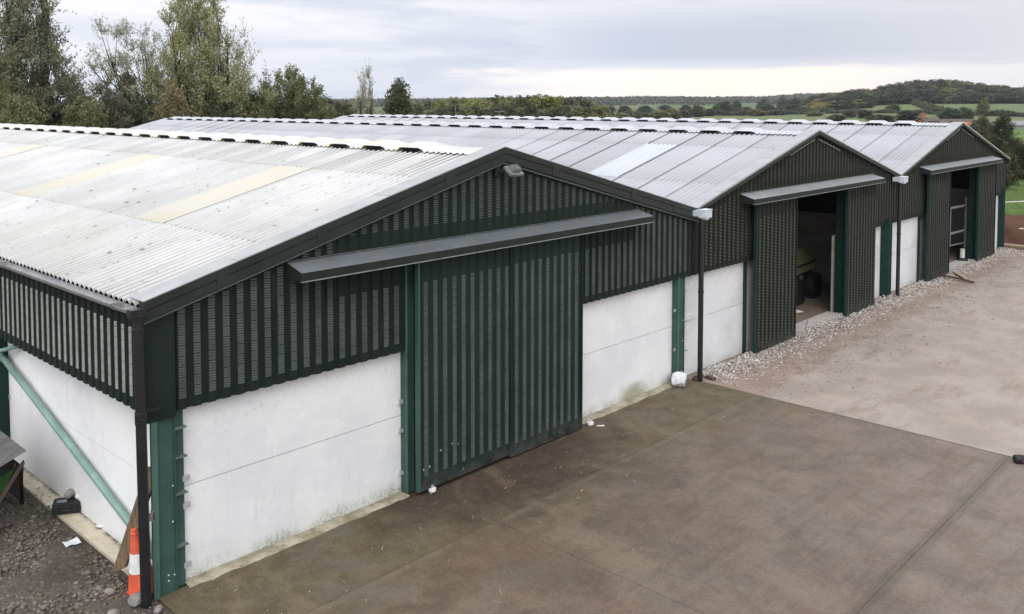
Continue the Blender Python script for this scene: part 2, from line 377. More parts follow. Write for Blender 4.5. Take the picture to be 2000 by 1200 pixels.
def rooflight_mat(name, c1, c2):
    m, n, oc = newmat(name)
    col = n.mix(n.maprange(n.noise(n.mapping(oc, scale=(.5, 3, 1)), 2, 5, .6), .4, .65), c1, c2)
    y = n.node('ShaderNodeSeparateXYZ', inp={0: oc}).outputs[1]
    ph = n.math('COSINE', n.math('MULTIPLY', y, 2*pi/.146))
    col = n.mix(n.math('MULTIPLY', n.maprange(ph, .6, -1.0), .55), col, tuple(v*.62 for v in c2))  # corrugation shading painted into the troughs
    col = n.mix(n.math('MULTIPLY', n.maprange(n.noise(oc, 1.3, 6, .7), .45, .68), .5), col, (.50, .50, .48))
    return finish(m, n, col, .4, .5, 0, n.noise(oc, 12, 4), .1, .004)
MAT['glass_y'] = rooflight_mat('yellowed_rooflight', (.52, .48, .385), (.49, .475, .42))
MAT['glass_w'] = rooflight_mat('white_rooflight', (.49, .52, .56), (.45, .475, .51))
# ---- grounds
def ground_mats():
    # near yard
    m, n, oc = newmat('worn_wet_concrete')
    s = n.node('ShaderNodeSeparateXYZ', inp={0: oc}); x, y, z = s.outputs
    n1 = n.math('SUBTRACT', n.noise(oc, .45, 6, .65), .5); n2 = n.math('SUBTRACT', n.noise(oc, 1.4, 7, .7), .5)
    wob = n.math('ADD', n.math('MULTIPLY', n1, 5.0), n.math('MULTIPLY', n2, 2.0))
    dx = n.math('ADD', x, wob)
    big = n.noise(oc, .33, 8, .68, .6); mid = n.noise(oc, 1.1, 8, .72, .4)
    col = n.mix(n.maprange(big, .36, .62), (.142, .099, .071), (.165, .132, .098))
    col = n.mix(n.math('MULTIPLY', n.maprange(mid, .42, .66), .8), col, (.085, .062, .042))
    dist = n.math('SUBTRACT', n.math('MULTIPLY', dx, .55), n.math('ADD', y, wob))
    pale = n.maprange(dist, 3.5, 12.5)
    col = n.mix(n.math('MULTIPLY', pale, .8), col, n.mix(n.maprange(n.noise(oc, .8, 7, .7), .38, .62), (.235, .190, .160), (.175, .160, .140)))
    # damp dark patch before the doors
    cx = n.math('DIVIDE', n.math('SUBTRACT', x, 5.4), 3.3); cy = n.math('DIVIDE', n.math('ADD', y, .2), 1.7)
    rr = n.math('ADD', n.math('MULTIPLY', cx, cx), n.math('MULTIPLY', cy, cy))
    rr = n.math('ADD', rr, n.math('MULTIPLY', n2, 2.4))
    damp = n.maprange(rr, 1.25, .25)
    col = n.mix(n.math('MULTIPLY', damp, .80), col, (.036, .025, .017))
    # olive algae along the panels
    ny = n.math('ADD', n.math('ADD', y, n.math('MULTIPLY', n1, 1.6)), n.math('MULTIPLY', n2, 1.4))
    alg = n.math('MULTIPLY', n.maprange(ny, -2.9, -.5), n.math('SUBTRACT', 1.0, n.math('MULTIPLY', damp, .9)))
    alg = n.math('MULTIPLY', alg, n.maprange(n.noise(oc, 2.3, 6, .68), .25, .6, .5, 1))
    col = n.mix(n.math('MULTIPLY', alg, .85), col, n.mix(n.maprange(n.noise(oc, 3, 6, .7), .38, .64), (.088, .072, .032), (.145, .128, .075)))
    # tyre smears
    tr = n.noise(n.mapping(oc, scale=(.35, 2.5, 1), rot=(0, 0, .5)), 1.6, 7, .7)
    col = n.mix(n.math('MULTIPLY', n.maprange(tr, .48, .66), .32), col, (.070, .060, .050))
    wet = n.maprange(n.noise(oc, .42, 7, .66, .8), .52, .62); col = n.mix(n.math('MULTIPLY', wet, .26), col, (.060, .045, .034))
    pch = n.maprange(n.noise(n.mapping(oc, loc=(9, 3, 0)), .6, 6, .6, 1.), .58, .68); col = n.mix(n.math('MULTIPLY', pch, .4), col, (.20, .155, .10))
    st = n.noise(n.mapping(oc, scale=(4, .5, 1), rot=(0, 0, .25)), 5, 6, .75)
    col = n.mix(n.math('MULTIPLY', n.maprange(st, .52, .72), .30), col, (.23, .18, .13))
    rs = n.maprange(n.noise(n.mapping(oc, loc=(3, 7, 0)), .75, 8, .7, 1.2), .50, .62); col = n.mix(n.math('MULTIPLY', rs, .36), col, (.125, .082, .058))
    gs = n.maprange(n.noise(n.mapping(oc, loc=(13, 1, 0)), .55, 8, .7, 1.), .52, .64); col = n.mix(n.math('MULTIPLY', gs, .40), col, (.125, .118, .100))
    gr = n.noise(oc, 30, 5, .8); gr2 = n.noise(oc, 85, 3, .75); g3 = n.noise(oc, 9, 7, .78)
    col = n.mix(n.math('MULTIPLY', n.maprange(g3, .50, .66), .24), col, (.055, .040, .028))
    col = n.mix(n.math('MULTIPLY', n.maprange(gr, .54, .70), .45), col, (.27, .22, .165))
    col = n.mix(n.math('MULTIPLY', n.maprange(gr, .46, .32), .55), col, (.030, .022, .016))
    col = n.mix(n.math('MULTIPLY', n.maprange(gr2, .62, .72), .45), col, (.38, .33, .27))
    # worn line of the old joint
    jl = n.maprange(n.math('ABSOLUTE', n.math('ADD', n.math('ADD', y, 6.1), n.math('MULTIPLY', n2, .12))), .13, .05)
    j2 = n.maprange(n.math('ABSOLUTE', n.math('ADD', n.math('ADD', y, 1.62), n.math('MULTIPLY', n2, .06))), .09, .02)
    col = n.mix(n.math('MULTIPLY', n.math('MULTIPLY', j2, .45), n.maprange(n.noise(oc, 1.3, 5, .65), .40, .60, .05, 1)), col, (.18, .145, .105))
    col = n.mix(n.math('MULTIPLY', jl, .35), col, (.085, .075, .06))
    rough = n.math('SUBTRACT', .90, n.math('MULTIPLY', n.maprange(n.noise(oc, .7, 6, .6), .42, .66), .22))
    bp = n.math('ADD', n.math('MULTIPLY', gr, .7), n.noise(oc, 5, 7, .7))
    MAT['yard'] = finish(m, n, col, rough, .13, 0, bp, .6, .015)
    m, n, oc = newmat('pale_concrete_road')
    big = n.noise(oc, .7, 9, .74, .15)
    col = n.mix(n.maprange(big, .36, .64), (.345, .300, .258), (.275, .235, .198))
    col = n.mix(n.math('MULTIPLY', n.maprange(n.noise(n.mapping(oc, scale=(.35, 1.2, 1)), 1.5, 9, .76), .5, .68), .75), col, (.21, .165, .13))
    col = n.mix(n.math('MULTIPLY', n.maprange(n.noise(oc, .9, 5, .6), .55, .72), .5), col, (.40, .30, .245))
    gr = n.noise(oc, 30, 4, .75)
    col = n.mix(n.math('MULTIPLY', n.maprange(gr, .44, .28), .4), col, (.12, .10, .085))
    col = n.mix(n.math('MULTIPLY', n.maprange(n.noise(oc, 4.5, 5, .75), .64, .72), .55), col, (.13, .11, .09))
    sy = n.node('ShaderNodeSeparateXYZ', inp={0: oc}); xx, yy, _z = sy.outputs
    ed = n.math('ADD', n.math('ADD', yy, n.math('MULTIPLY', xx, -.028)), n.math('MULTIPLY', n.math('SUBTRACT', n.noise(oc, 1.0, 9, .78), .5), 2.2))
    em = n.maprange(ed, -2.15, -1.75)
    ecol = n.mix(n.maprange(n.noise(oc, 1.2, 7, .7), .36, .64), (.30, .235, .19), (.225, .175, .14))
    g5 = n.noise(oc, 24, 5, .8); ecol = n.mix(n.maprange(g5, .56, .66), ecol, (.48, .43, .38)); ecol = n.mix(n.math('MULTIPLY', n.maprange(g5, .44, .32), .7), ecol, (.08, .06, .045))
    col = n.mix(em, col, ecol)
    MAT['road'] = finish(m, n, col, .9, .12, 0, n.math('ADD', gr, n.noise(oc, 4, 6, .7)), .5, .015)
    m, n, oc = newmat('pinkish_earth')
    a = n.noise(oc, 1.2, 7, .7)
    col = n.mix(n.maprange(a, .36, .64), (.285, .22, .175), (.205, .16, .128))
    gr = n.noise(oc, 26, 5, .8)
    col = n.mix(n.maprange(gr, .56, .68), col, (.50, .45, .41))
    col = n.mix(n.math('MULTIPLY', n.maprange(gr, .42, .30), .7), col, (.08, .06, .045))
    MAT['pink'] = finish(m, n, col, .95, .2, 0, n.math('ADD', gr, n.noise(oc, 6, 6, .7)), .9, .03)
    m, n, oc = newmat('dark_soil')
    a = n.noise(oc, 1.1, 7, .7); gr = n.noise(oc, 22, 6, .8)
    col = n.mix(n.maprange(a, .36, .64), (.095, .076, .062), (.150, .128, .110))
    col = n.mix(n.maprange(gr, .53, .66), col, (.27, .24, .21))
    col = n.mix(n.math('MULTIPLY', n.maprange(gr, .46, .34), .8), col, (.03, .024, .02))
    ms = n.math('MULTIPLY', n.maprange(n.noise(oc, .8, 5, .6), .56, .68), n.maprange(n.noise(oc, 9, 4, .7), .45, .6))
    col = n.mix(n.math('MULTIPLY', ms, .8), col, (.085, .11, .03))
    MAT['soil'] = finish(m, n, col, .95, .2, 0, n.math('ADD', gr, n.noise(oc, 6, 6, .7)), 1.0, .04)
    m, n, oc = newmat('red_brown_soil')
    a = n.noise(oc, 1.5, 7, .7); gr = n.noise(oc, 9, 6, .8)
    col = n.mix(n.maprange(a, .36, .64), (.12, .055, .035), (.075, .038, .026))
    col = n.mix(n.maprange(gr, .60, .70), col, (.36, .28, .22))
    MAT['heap'] = finish(m, n, col, .95, .2, 0, gr, 1.0, .06)
    # pasture, far land
    m, n, oc = newmat('pasture')
    s = n.node('ShaderNodeSeparateXYZ', inp={0: oc}); x, y, z = s.outputs
    a = n.noise(oc, .012, 5, .55); b = n.noise(oc, .25, 6, .7); c = n.noise(oc, 3.0, 5, .7)
    col = n.mix(n.maprange(a, .40, .60), (.085, .145, .036), (.115, .165, .048))
    col = n.mix(n.math('MULTIPLY', n.maprange(b, .4, .68), .55), col, (.075, .125, .030))
    col = n.mix(n.maprange(x, 70, 40), col, n.mix(n.maprange(b, .38, .62), (.16, .22, .065), (.12, .18, .045)))
    col = n.mix(n.math('MULTIPLY', n.maprange(c, .45, .7), .35), col, (.15, .17, .07))
    # patchwork of fields
    vo = n.node('ShaderNodeTexVoronoi', feature='F1', inp={'Vector': n.mapping(oc, scale=(1, .6, 0), rot=(0, 0, .4)), 'Scale': .0062})
    fc = n.ramp(n.node('ShaderNodeSeparateColor', inp={0: vo.outputs['Color']}).outputs[0],
                [(0, (.065, .10, .032)), (.35, (.10, .13, .05)), (.6, (.13, .13, .07)), (.8, (.075, .12, .035)), (1, (.15, .15, .09))])
    rr = n.math('SQRT', n.math('ADD', n.math('MULTIPLY', x, x), n.math('MULTIPLY', y, y)))
    col = n.mix(n.math('MULTIPLY', n.maprange(rr, 180, 320), .7), col, fc)
    MAT['pasture'] = finish(m, n, col, .95, .15, 0, n.math('ADD', c, b), .6, .05)
ground_mats()
def leaf_mat(name, c1, c2, c3=None, scale=.9, tr=.34):
    m, n, oc = newmat(name)
    rnd = n.node('ShaderNodeObjectInfo').outputs['Random']
    a = n.noise(oc, scale, 4, .6); b = n.noise(oc, scale*9, 2, .6)
    col = n.mix(n.maprange(a, .36, .64), c1, c2)
    if c3: col = n.mix(n.math('MULTIPLY', n.maprange(b, .50, .64), .7), col, c3)
    hs = n.node('ShaderNodeHueSaturation', inp={'Hue': n.maprange(rnd, 0, 1, .485, .515, False), 'Saturation': n.maprange(rnd, 0, 1, 1.05, .8, False),
                'Value': n.maprange(rnd, 0, 1, .78, 1.18, False), 'Fac': 1.0, 'Color': col})
    return finish(m, n, hs.outputs[0], .7, .25, 0, None, trans=(tr, hs.outputs[0]))
LF = {
 'dark': leaf_mat('leaves_dark', (0.054, 0.070, 0.030), (0.092, 0.108, 0.046), (0.135, 0.149, 0.068)),
 'olive': leaf_mat('leaves_olive', (0.137, 0.151, 0.059), (0.200, 0.206, 0.086), (0.274, 0.270, 0.132)),
 'willow': leaf_mat('leaves_willow', (0.259, 0.282, 0.122), (0.396, 0.389, 0.195), (0.535, 0.526, 0.293)),
 'grey': leaf_mat('leaves_grey', (0.270, 0.284, 0.185), (0.396, 0.407, 0.274), (0.523, 0.514, 0.370)),
 'yellow': leaf_mat('leaves_yellowgreen', (0.161, 0.196, 0.046), (0.230, 0.241, 0.069), (0.322, 0.299, 0.092)),
 'gold': leaf_mat('leaves_gold', (.36, .27, .06), (.25, .21, .06), (.42, .34, .09)),
 'autumn': leaf_mat('leaves_autumn', (0.192, 0.120, 0.042), (0.120, 0.102, 0.042), (0.288, 0.180, 0.048)),
 'brown': leaf_mat('leaves_brown', (0.112, 0.093, 0.057), (0.083, 0.083, 0.048), (0.180, 0.135, 0.075)),
 'far': leaf_mat('leaves_far', (0.069, 0.086, 0.052), (0.098, 0.105, 0.063), (0.138, 0.127, 0.069), .12),
}
LF['grey2'] = leaf_mat('leaves_greygreen', (0.165, 0.176, 0.098), (0.252, 0.259, 0.154), (0.372, 0.365, 0.234))
LF['grassy'] = leaf_mat('grass_blades', (.13, .21, .055), (.17, .24, .08), (.24, .27, .12), .3)
LF['bushdark'] = leaf_mat('leaves_bush_dark', (.034, .044, .020), (.055, .066, .028), (.085, .090, .042))
MAT['brown_wall'] = simple('brown_wall', (.13, .10, .08), (.09, .075, .06), 2, .9, .2)
LF['olive2'] = leaf_mat('leaves_olive_green', (0.113, 0.138, 0.050), (0.179, 0.199, 0.077), (0.263, 0.277, 0.123))
MAT['brickroof'] = simple('orange_tiles', (.40, .17, .09), (.28, .13, .08), 3, .9, .2)
# ---------------------------------------------------------------- terrain and grounds
XC = [5.689, 17.744, 29.688]; HW = 6.04; ZE = 3.60; ZR = 5.16; SL = (ZR-ZE)/6.157; LEN = 35.6
RNG = np.random.default_rng(7)
def smooth(a, b, x):
    t = np.clip((x-a)/(b-a), 0, 1); return t*t*(3-2*t)
def far_height(azv, rv):
    """ground height of the surrounding country"""
    hill = smooth(1.08, 1.26, azv)*smooth(240, 560, rv)*5.0
    hill += smooth(1.16, 1.24, azv)*smooth(540, 640, rv)*3.0
    prof = np.interp(azv, [-.5, .7, .90, .98, 1.05, 1.10, 1.14, 1.18, 1.3, 2.2], [6, 6, 8.0, 10.5, 9.0, 9.5, 14.5, 16, 17, 14])
    far = smooth(900, 1900, rv)*(prof-2)
    roll = 1.2*np.sin(azv*9+rv*.004)*smooth(300, 900, rv)
    return np.maximum(hill, far)+roll*.6
def terrain():
    na, nr = 260, 90
    azs = np.linspace(-.9, 2.5, na); rs = np.concatenate([np.linspace(1, 60, 16), np.geomspace(64, 6000, nr-16)])
    A, Rr = np.meshgrid(azs, rs, indexing='ij')
    H = far_height(A, Rr)-.04
    V = np.stack([CAM[0]+np.sin(A)*Rr, CAM[1]+np.cos(A)*Rr, H], -1).reshape(-1, 3)
    i, j = np.meshgrid(np.arange(na-1), np.arange(nr-1), indexing='ij'); b = (i*nr+j).ravel()
    F = np.stack([b, b+1, b+nr+1, b+nr], -1)
    # the land behind the camera
    k = len(V); V = np.vstack([V, [[-3000, -3000, -.06], [3000, -3000, -.06], [3000, 200, -.06], [-3000, 200, -.06]]]); F = np.vstack([F, [[k, k+1, k+2, k+3]]])
    o = quads_object('ground', V, F, MAT['pasture'], smooth=True); o['kind'] = 'structure'
terrain()
def sheet(name, poly, z, m, kind='structure'):
    b = MB(); b.add([(x, y, z) for x, y in poly], [tuple(range(len(poly)))]); o = b.build(name, m); o['kind'] = kind; return o
# near yard slab: cut into bays with real open joints
def yard():
    b = MB()
    xs = [-.36, 3.93, 11.62]; ys = [-16, -6.1, -1.55, -.02]
    g = .006
    for i in range(2):
        for j in range(3):
            b.box(xs[i]+g, xs[i+1]-g, ys[j]+g, ys[j+1]-g, -.06, .004)
    o = b.build('concrete_yard', MAT['yard']); o['kind'] = 'structure'
    j = MB(); j.add([(-.36, -16, -.001), (11.62, -16, -.001), (11.62, -.02, -.001), (-.36, -.02, -.001)], [(0, 1, 2, 3)])
    o = j.build('joint_filler', MAT['yardjoint']); o['kind'] = 'structure'
MAT['yardjoint'] = simple('joint_dirt', (.085, .066, .048), (.13, .105, .08), 4, .9, .1, 0, .5)
yard()
sheet('concrete_road', [(11.64, -20), (75, -20), (75, -.25), (11.64, -.25)], .0, MAT['road'])
sheet('edge_of_road_slab', [(11.63, -20), (11.72, -20), (11.72, -1.9), (11.63, -1.9)], .006, MAT['road'])
sheet('earth_strip', [(11.64, -2.6), (75, -2.6), (75, .3), (11.64, .3)], -.008, MAT['pink'])
sheet('barn_floor', [(-.1, .1), (36, .1), (36, LEN-.2), (-.1, LEN-.2)], -.012, MAT['pinkfloor'] if 'pinkfloor' in MAT else MAT['pink'])
def soil():
    nx, ny = 150, 260
    xs = np.linspace(-14, -.28, nx); ys = np.linspace(-16, 40, ny)
    xs = -.28-(13.7)*np.linspace(1, 0, nx)**1.7
    ys = np.concatenate([np.linspace(-16, -3, 30), np.linspace(-2.9, 8, 190), np.linspace(8.3, 40, 40)])
    X, Y = np.meshgrid(xs, ys, indexing='ij')
    rng = np.random.default_rng(3); H = np.zeros_like(X)
    for k in range(60):
        fr = 2**(k/60*5.2); a = rng.uniform(0, 2*pi); p = rng.uniform(0, 2*pi)
        H += .035/fr**.8*np.sin((X*cos(a)+Y*sin(a))*fr*1.7+p)/3
    fade = smooth(-.28, -.75, X)
    wall = smooth(-.30, -.42, X)
    V = np.stack([X, Y, -.03+wall*.02+fade*(np.abs(H)*1.1+.012+rng.normal(0, .008, X.shape))], -1).reshape(-1, 3)
    i, j = np.meshgrid(np.arange(nx-1), np.arange(len(ys)-1), indexing='ij'); b = (i*len(ys)+j).ravel(); n = len(ys)
    o = quads_object('soil_ground', V, np.stack([b, b+n, b+n+1, b+1], -1), MAT['soil'], smooth=True); o['kind'] = 'structure'
soil()
# ---- scattered stones (random small hulls) as uncountable stuff
def stones(name, pts, sizes, m, kind='stuff', label=None, flat=.6, seed=1):
    rng = np.random.default_rng(seed)
    base = np.array([(1, 0, 0), (-1, 0, 0), (0, 1, 0), (0, -1, 0), (0, 0, 1), (0, 0, -1)], float)
    tri = np.array([(0, 2, 4), (2, 1, 4), (1, 3, 4), (3, 0, 4), (2, 0, 5), (1, 2, 5), (3, 1, 5), (0, 3, 5)])
    n = len(pts); V = np.zeros((n, 6, 3))
    sc = rng.uniform(.6, 1.3, (n, 6))
    an = rng.uniform(0, 2*pi, n); c, s = np.cos(an), np.sin(an)
    B = base[None]*sc[..., None]+rng.normal(0, .22, (n, 6, 3)); B[..., 2] *= flat
    x = B[..., 0]*c[:, None]-B[..., 1]*s[:, None]; y = B[..., 0]*s[:, None]+B[..., 1]*c[:, None]
    V[..., 0] = x*sizes[:, None]+pts[:, 0:1]; V[..., 1] = y*sizes[:, None]+pts[:, 1:2]; V[..., 2] = B[..., 2]*sizes[:, None]+pts[:, 2:3]
    F = (tri[None]+np.arange(n)[:, None, None]*6).reshape(-1, 3)
    o = quads_object(name, V.reshape(-1, 3), F, m)
    if kind: o['kind'] = kind
    if label: o['label'] = label
    return o
MAT['rubbled'] = simple('dirty_rubble', (.42, .36, .31), (.22, .175, .145), 2.0, .95, .2, 0, .4)
MAT['chips'] = simple('brown_chippings', (.36, .29, .24), (.14, .11, .09), 2.0, .95, .2, 0, .3)
MAT['rubble'] = simple('pale_rubble', (.68, .65, .62), (.47, .43, .40), 4, .9, .2, 0, .4)
MAT['clod'] = simple('soil_clods', (.115, .090, .072), (.20, .175, .15), 3, .95, .2, 0, .5)
n = 15000
t = RNG.random(n)**1.25; X = 11.9+24.2*t
dist = np.abs(RNG.normal(0, .42, n)); fr = np.interp(X, [11.9, 13.5, 16, 22, 30, 36], [.8, .9, 1.05, .9, .8, .9])
Y = -.05-dist*fr
Z = np.maximum(.10-dist*.16, 0)*RNG.random(n)
P_ = np.stack([X, Y, Z], -1)
# keep the doorway thresholds a little clearer
tag(stones('rubble', P_[::2], RNG.uniform(.007, .034, n)[::2], MAT['rubble'], seed=2), 'pale crushed rubble banked along the foot of the two farther barns', 'rubble')
tag(stones('dirty_rubble', P_[1::2]*np.array([1, 1.25, .9]), RNG.uniform(.006, .026, n)[::2], MAT['rubbled'], seed=12), 'brown dirty rubble mixed in among the pale crushed stones', 'rubble')
n = 6500
P_ = np.stack([RNG.uniform(11.9, 38, n), -.5-RNG.gamma(2.2, .45, n), RNG.uniform(0, .008, n)], -1)
tag(stones('loose_chippings', P_, RNG.gamma(2, .0045, n)+.003, MAT['chips'], seed=4), 'loose pale chippings strewn over the earth strip and road edge', 'stones')
n = 26000
X = np.where(RNG.random(n) < .5, -.45-RNG.gamma(1.6, .9, n), RNG.uniform(-5, -.42, n)); Y = RNG.uniform(-3, 7, n)
P_ = np.stack([X, Y, RNG.uniform(0, .03, n)], -1)
tag(stones('soil_clods', P_, RNG.gamma(2.0, .0078, n)+.004, MAT['clod'], seed=5), 'dark clods and small stones on the bare soil beside the white wall', 'soil')
n = 420
P_ = np.stack([-.5-RNG.gamma(1.5, .6, n), RNG.uniform(-2, 4, n), RNG.uniform(.01, .04, n)], -1)
tag(stones('pale_pebbles', P_, RNG.uniform(.010, .034, n), MAT['stone'], seed=6), 'larger grey pebbles lying on the soil near the drainpipe', 'stones')
# chips and straw on the yard
def straw():
    rng = np.random.default_rng(8); V = []; F = []
    for k in range(230):
        if k % 7 == 0: x, y = rng.uniform(-.9, 3), rng.uniform(-1, 6); x = -abs(x)-.4; z = .045
        else: x, y, z = rng.uniform(.2, 13), -.15-rng.gamma(1.6, 1.1), .009
        a = rng.uniform(0, pi); L = rng.uniform(.006, .022) if k % 4 else rng.uniform(.03, .06); w = rng.uniform(.0015, .004)
        dx, dy = cos(a)*L, sin(a)*L; nx, ny = -sin(a)*w, cos(a)*w; b = len(V)
        V += [(x-dx-nx, y-dy-ny, z), (x+dx-nx, y+dy-ny, z+.004), (x+dx+nx, y+dy+ny, z+.006), (x-dx+nx, y-dy+ny, z+.002)]; F.append((b, b+1, b+2, b+3))
    return quads_object('straw_litter', np.array(V), np.array(F), simple('straw', (.55, .48, .34), (.42, .36, .24), 30, .8, .3))
tag(straw(), 'pale straw stalks and chips scattered over the brown yard', 'straw', kind='stuff')
# ---------------------------------------------------------------- barns
def corr_strip(b, y0, y1, rows, xc, side, zoff=0.0, lift=.012, samp=8):
    """corrugated fibre cement courses. rows = list of (d0, d1) distances down from the ridge"""
    n = int(round((y1-y0)/.146*samp))
    ys = np.linspace(y0, y1, n+1); cz = .024*np.cos(ys*2*pi/.146)
    for (d0, d1) in rows:
        vs = []; fs = []
        for (d, l) in ((d0, 0), (d1, lift)):
            for y, c in zip(ys, cz): vs.append((xc+side*d, y, ZR-SL*d+c+zoff+l-.03))
        # turned-down thickness at the lower edge
        for y, c in zip(ys, cz): vs.append((xc+side*(d1-.002), y, ZR-SL*d1+c+zoff+lift-.03-.012))
        m = n+1
        for k in range(n):
            q = (k, k+1, m+k+1, m+k); q2 = (m+k, m+k+1, 2*m+k+1, 2*m+k)
            if side > 0: q = q[::-1]; q2 = q2[::-1]
            fs.append(q[::-1]); fs.append(q2[::-1])
        b.add(vs, fs)
def profile_sheet(b, P, s0, s1, zb, zt, crowns, crown_w=.10, h=.030, m=0):
    """box-profile cladding. P(s, z, out) -> world. zb, zt functions of s. crowns = crown centre positions"""
    pts = [(s0, 0)]
    for c in crowns:
        for ds, o in ((-crown_w/2-.02, 0), (-crown_w/2, h), (crown_w/2, h), (crown_w/2+.02, 0)):
            if s0 < c+ds < s1: pts.append((c+ds, o))
    pts.append((s1, 0))
    extra = [q for q in (getattr(zt, 'kink', None),) if q is not None]
    for q in extra:
        for i in range(len(pts)-1):
            if pts[i][0] < q < pts[i+1][0]:
                tt = (q-pts[i][0])/(pts[i+1][0]-pts[i][0]); pts.insert(i+1, (q, pts[i][1]*(1-tt)+pts[i+1][1]*tt)); break
    vs = [P(s, zb(s), o) for s, o in pts]+[P(s, zt(s), o) for s, o in pts]; k = len(pts)
    fs = [(i, i+1, k+i+1, k+i) for i in range(k-1)]
    b.add(vs, fs, m)
def louvres(b, P, c, z0, z1, w=.046, h=.030, per=.031, d=.010, hh=.022, grp=4, gap=.006, m=0):
    z = z0; i = 0; vs = []; fs = []
    while z+hh < z1:
        n = len(vs)
        vs += [P(c-w, z+hh, h+.001), P(c+w, z+hh, h+.001), P(c-w, z, h+d), P(c+w, z, h+d), P(c-w, z-.002, h+.001), P(c+w, z-.002, h+.001)]
        fs += [(n+2, n+3, n+1, n), (n+4, n+5, n+3, n+2)]
        z += per; i += 1
        if i % grp == 0: z += gap
    if vs: b.add(vs, fs, m)
def dots(b, P, c, z0, z1, par, h=.030, m=0):
    z = z0+(.036 if par else 0); vs = []; fs = []; 
    while z+.03 < z1:
        n = len(vs); w = .026
        vs += [P(c-w, z+.020, h+.001), P(c+w, z+.020, h+.001), P(c-w, z, h+.014), P(c+w, z, h+.014), P(c-w, z-.002, h+.001), P(c+w, z-.002, h+.001)]
        fs += [(n+2, n+3, n+1, n), (n+4, n+5, n+3, n+2)]; z += .072
    if vs: b.add(vs, fs, m)
ZCB = 2.215      # underside of the wall cladding
ZJ = 1.197       # joint between the two concrete panels
def barn(idx):
    xc = XC[idx]; x0, x1 = xc-HW, xc+HW
    first, last = idx == 0, idx == 2
    root = empty('barn', (xc, 0, 0))
    rows = [(.10, 1.52), (1.46, 4.32), (4.26, 6.20)]
    def L(x): return x-xc          # to local coordinates
    CL, CV = (MAT['clad'], MAT['louv']) if first else (MAT['clad2'], MAT['louv2'])
    RF, RG, VG = [(MAT['roof1'], MAT['ridge1'], MAT['verge1']), (MAT['roof2'], MAT['ridge2'], MAT['verge']), (MAT['roof3'], MAT['ridge2'], MAT['verge'])][idx]
    # roof slopes
    for side in (-1, 1):
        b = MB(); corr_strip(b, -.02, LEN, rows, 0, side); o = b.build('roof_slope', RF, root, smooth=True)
    def light(y0, y1, m):
        b = MB(); corr_strip(b, y0, y1, [(1.50, 4.34)], 0, -1, .007, .010); b.build('rooflight', m, root, smooth=True)
    if first:
        light(.146*21.0, .146*28, MAT['glass_y']); light(.146*59.5, .146*66.5, MAT['glass_y']); light(.146*106, .146*113, MAT['glass_y'])
        light(.146*155, .146*162, MAT['glass_y'])
    if idx == 1: light(.146*21, .146*28, MAT['glass_w'])
    # ridge capping with raised vents
    def ridge_unit(y0, y1, vent, m, name):
        b = MB(); ny = 22; ds = [-.40, -.30, -.15, -.04, .04, .15, .30, .40]; vs = []; fs = []
        for i in range(ny+1):
            y = y0+(y1-y0)*i/ny; tt = (i/ny)
            hmp = max(0, min(1, min((tt-.12)/.16, (.88-tt)/.16))) if vent else 0
            hmp = hmp*hmp*(3-2*hmp)
            for d in ds:
                cor = .020*cos(y*2*pi/.146)*(1-hmp)*(1 if abs(d) > .1 else .6)
                edge = 1 if abs(d) < .35 else .9
                z = ZR-SL*abs(d)*.92+cor+.004+hmp*.068*edge
                vs.append((d, y, z))
        k = len(ds)
        for i in range(ny):
            for j in range(k-1): q = (i*k+j, i*k+j+1, (i+1)*k+j+1, (i+1)*k+j); fs.append(q)
        b.add(vs, fs); o = b.build(name, m, root, smooth=True)
        # dark faces standing in for the shade inside the vents
        if vent:
            g = MB()
            for sgn in (-1, 1):
                ya, yb = y0+.25*(y1-y0), y0+.75*(y1-y0); d = .385; zz = ZR-SL*d
                g.add([(sgn*d, ya+.02, zz-.028), (sgn*d, yb-.02, zz-.028), (sgn*d, yb-.09, zz+.048), (sgn*d, ya+.09, zz+.048)], [(0, 1, 2, 3) if sgn > 0 else (3, 2, 1, 0)])
                g.add([(sgn*d, ya+.02, zz-.028), (sgn*d, yb-.02, zz-.028), (sgn*(d-.3), yb-.1, zz+.05), (sgn*(d-.3), ya+.1, zz+.05)], [(0, 1, 2, 3)])
            s = g.build('vent_opening_shade', MAT['dark'], o)
        return o
    y = 1.27
    ridge_unit(-.02, y, False, RG, 'ridge_cap')
    k = 0
    while y+1.016 < LEN:
        mm = MAT['ridgey'] if first else RG
        ridge_unit(y, y+1.016, True, mm, 'ridge_vent'); y += 1.0195 if False else 1.016+.004; k += 1
    # verges: pale capping on the slope, dark board on the gable face
    for side in (-1, 1):
        b = MB(); n = 5 if True else 1; D = 6.2
        for i in range(n):
            d0, d1 = D*i/n, D*(i+1)/n-.006
            for (ya, yb, z0, z1) in ((-.135, .235, .030, .042),):
                vs = []
                for d in (d0, d1):
                    zz = ZR-SL*d
                    vs += [(side*d, ya, zz+z0), (side*d, yb, zz+z0-.008), (side*d, yb, zz+z1-.004+.002*(i % 2)), (side*d, ya, zz+z1+.003*(i % 2))]
                b.add(vs, [(0, 1, 5, 4), (3, 7, 6, 2), (0, 4, 7, 3), (1, 2, 6, 5), (0, 3, 2, 1), (4, 5, 6, 7)])
        b.build('verge_capping', MAT['glintv'] if (last and side > 0) else VG, root)
        b = MB()
        def slab(ya, yb, za, zb2, m=0, D0=0.0, D1=D):
            vs = []
            for d in (D0, D1):
                zz = ZR-SL*d; vs += [(side*d, ya, zz+za), (side*d, yb, zz+za), (side*d, yb, zz+zb2), (side*d, ya, zz+zb2)]
            b.add(vs, [(0, 1, 5, 4), (3, 7, 6, 2), (0, 4, 7, 3), (1, 2, 6, 5), (0, 3, 2, 1), (4, 5, 6, 7)], m)
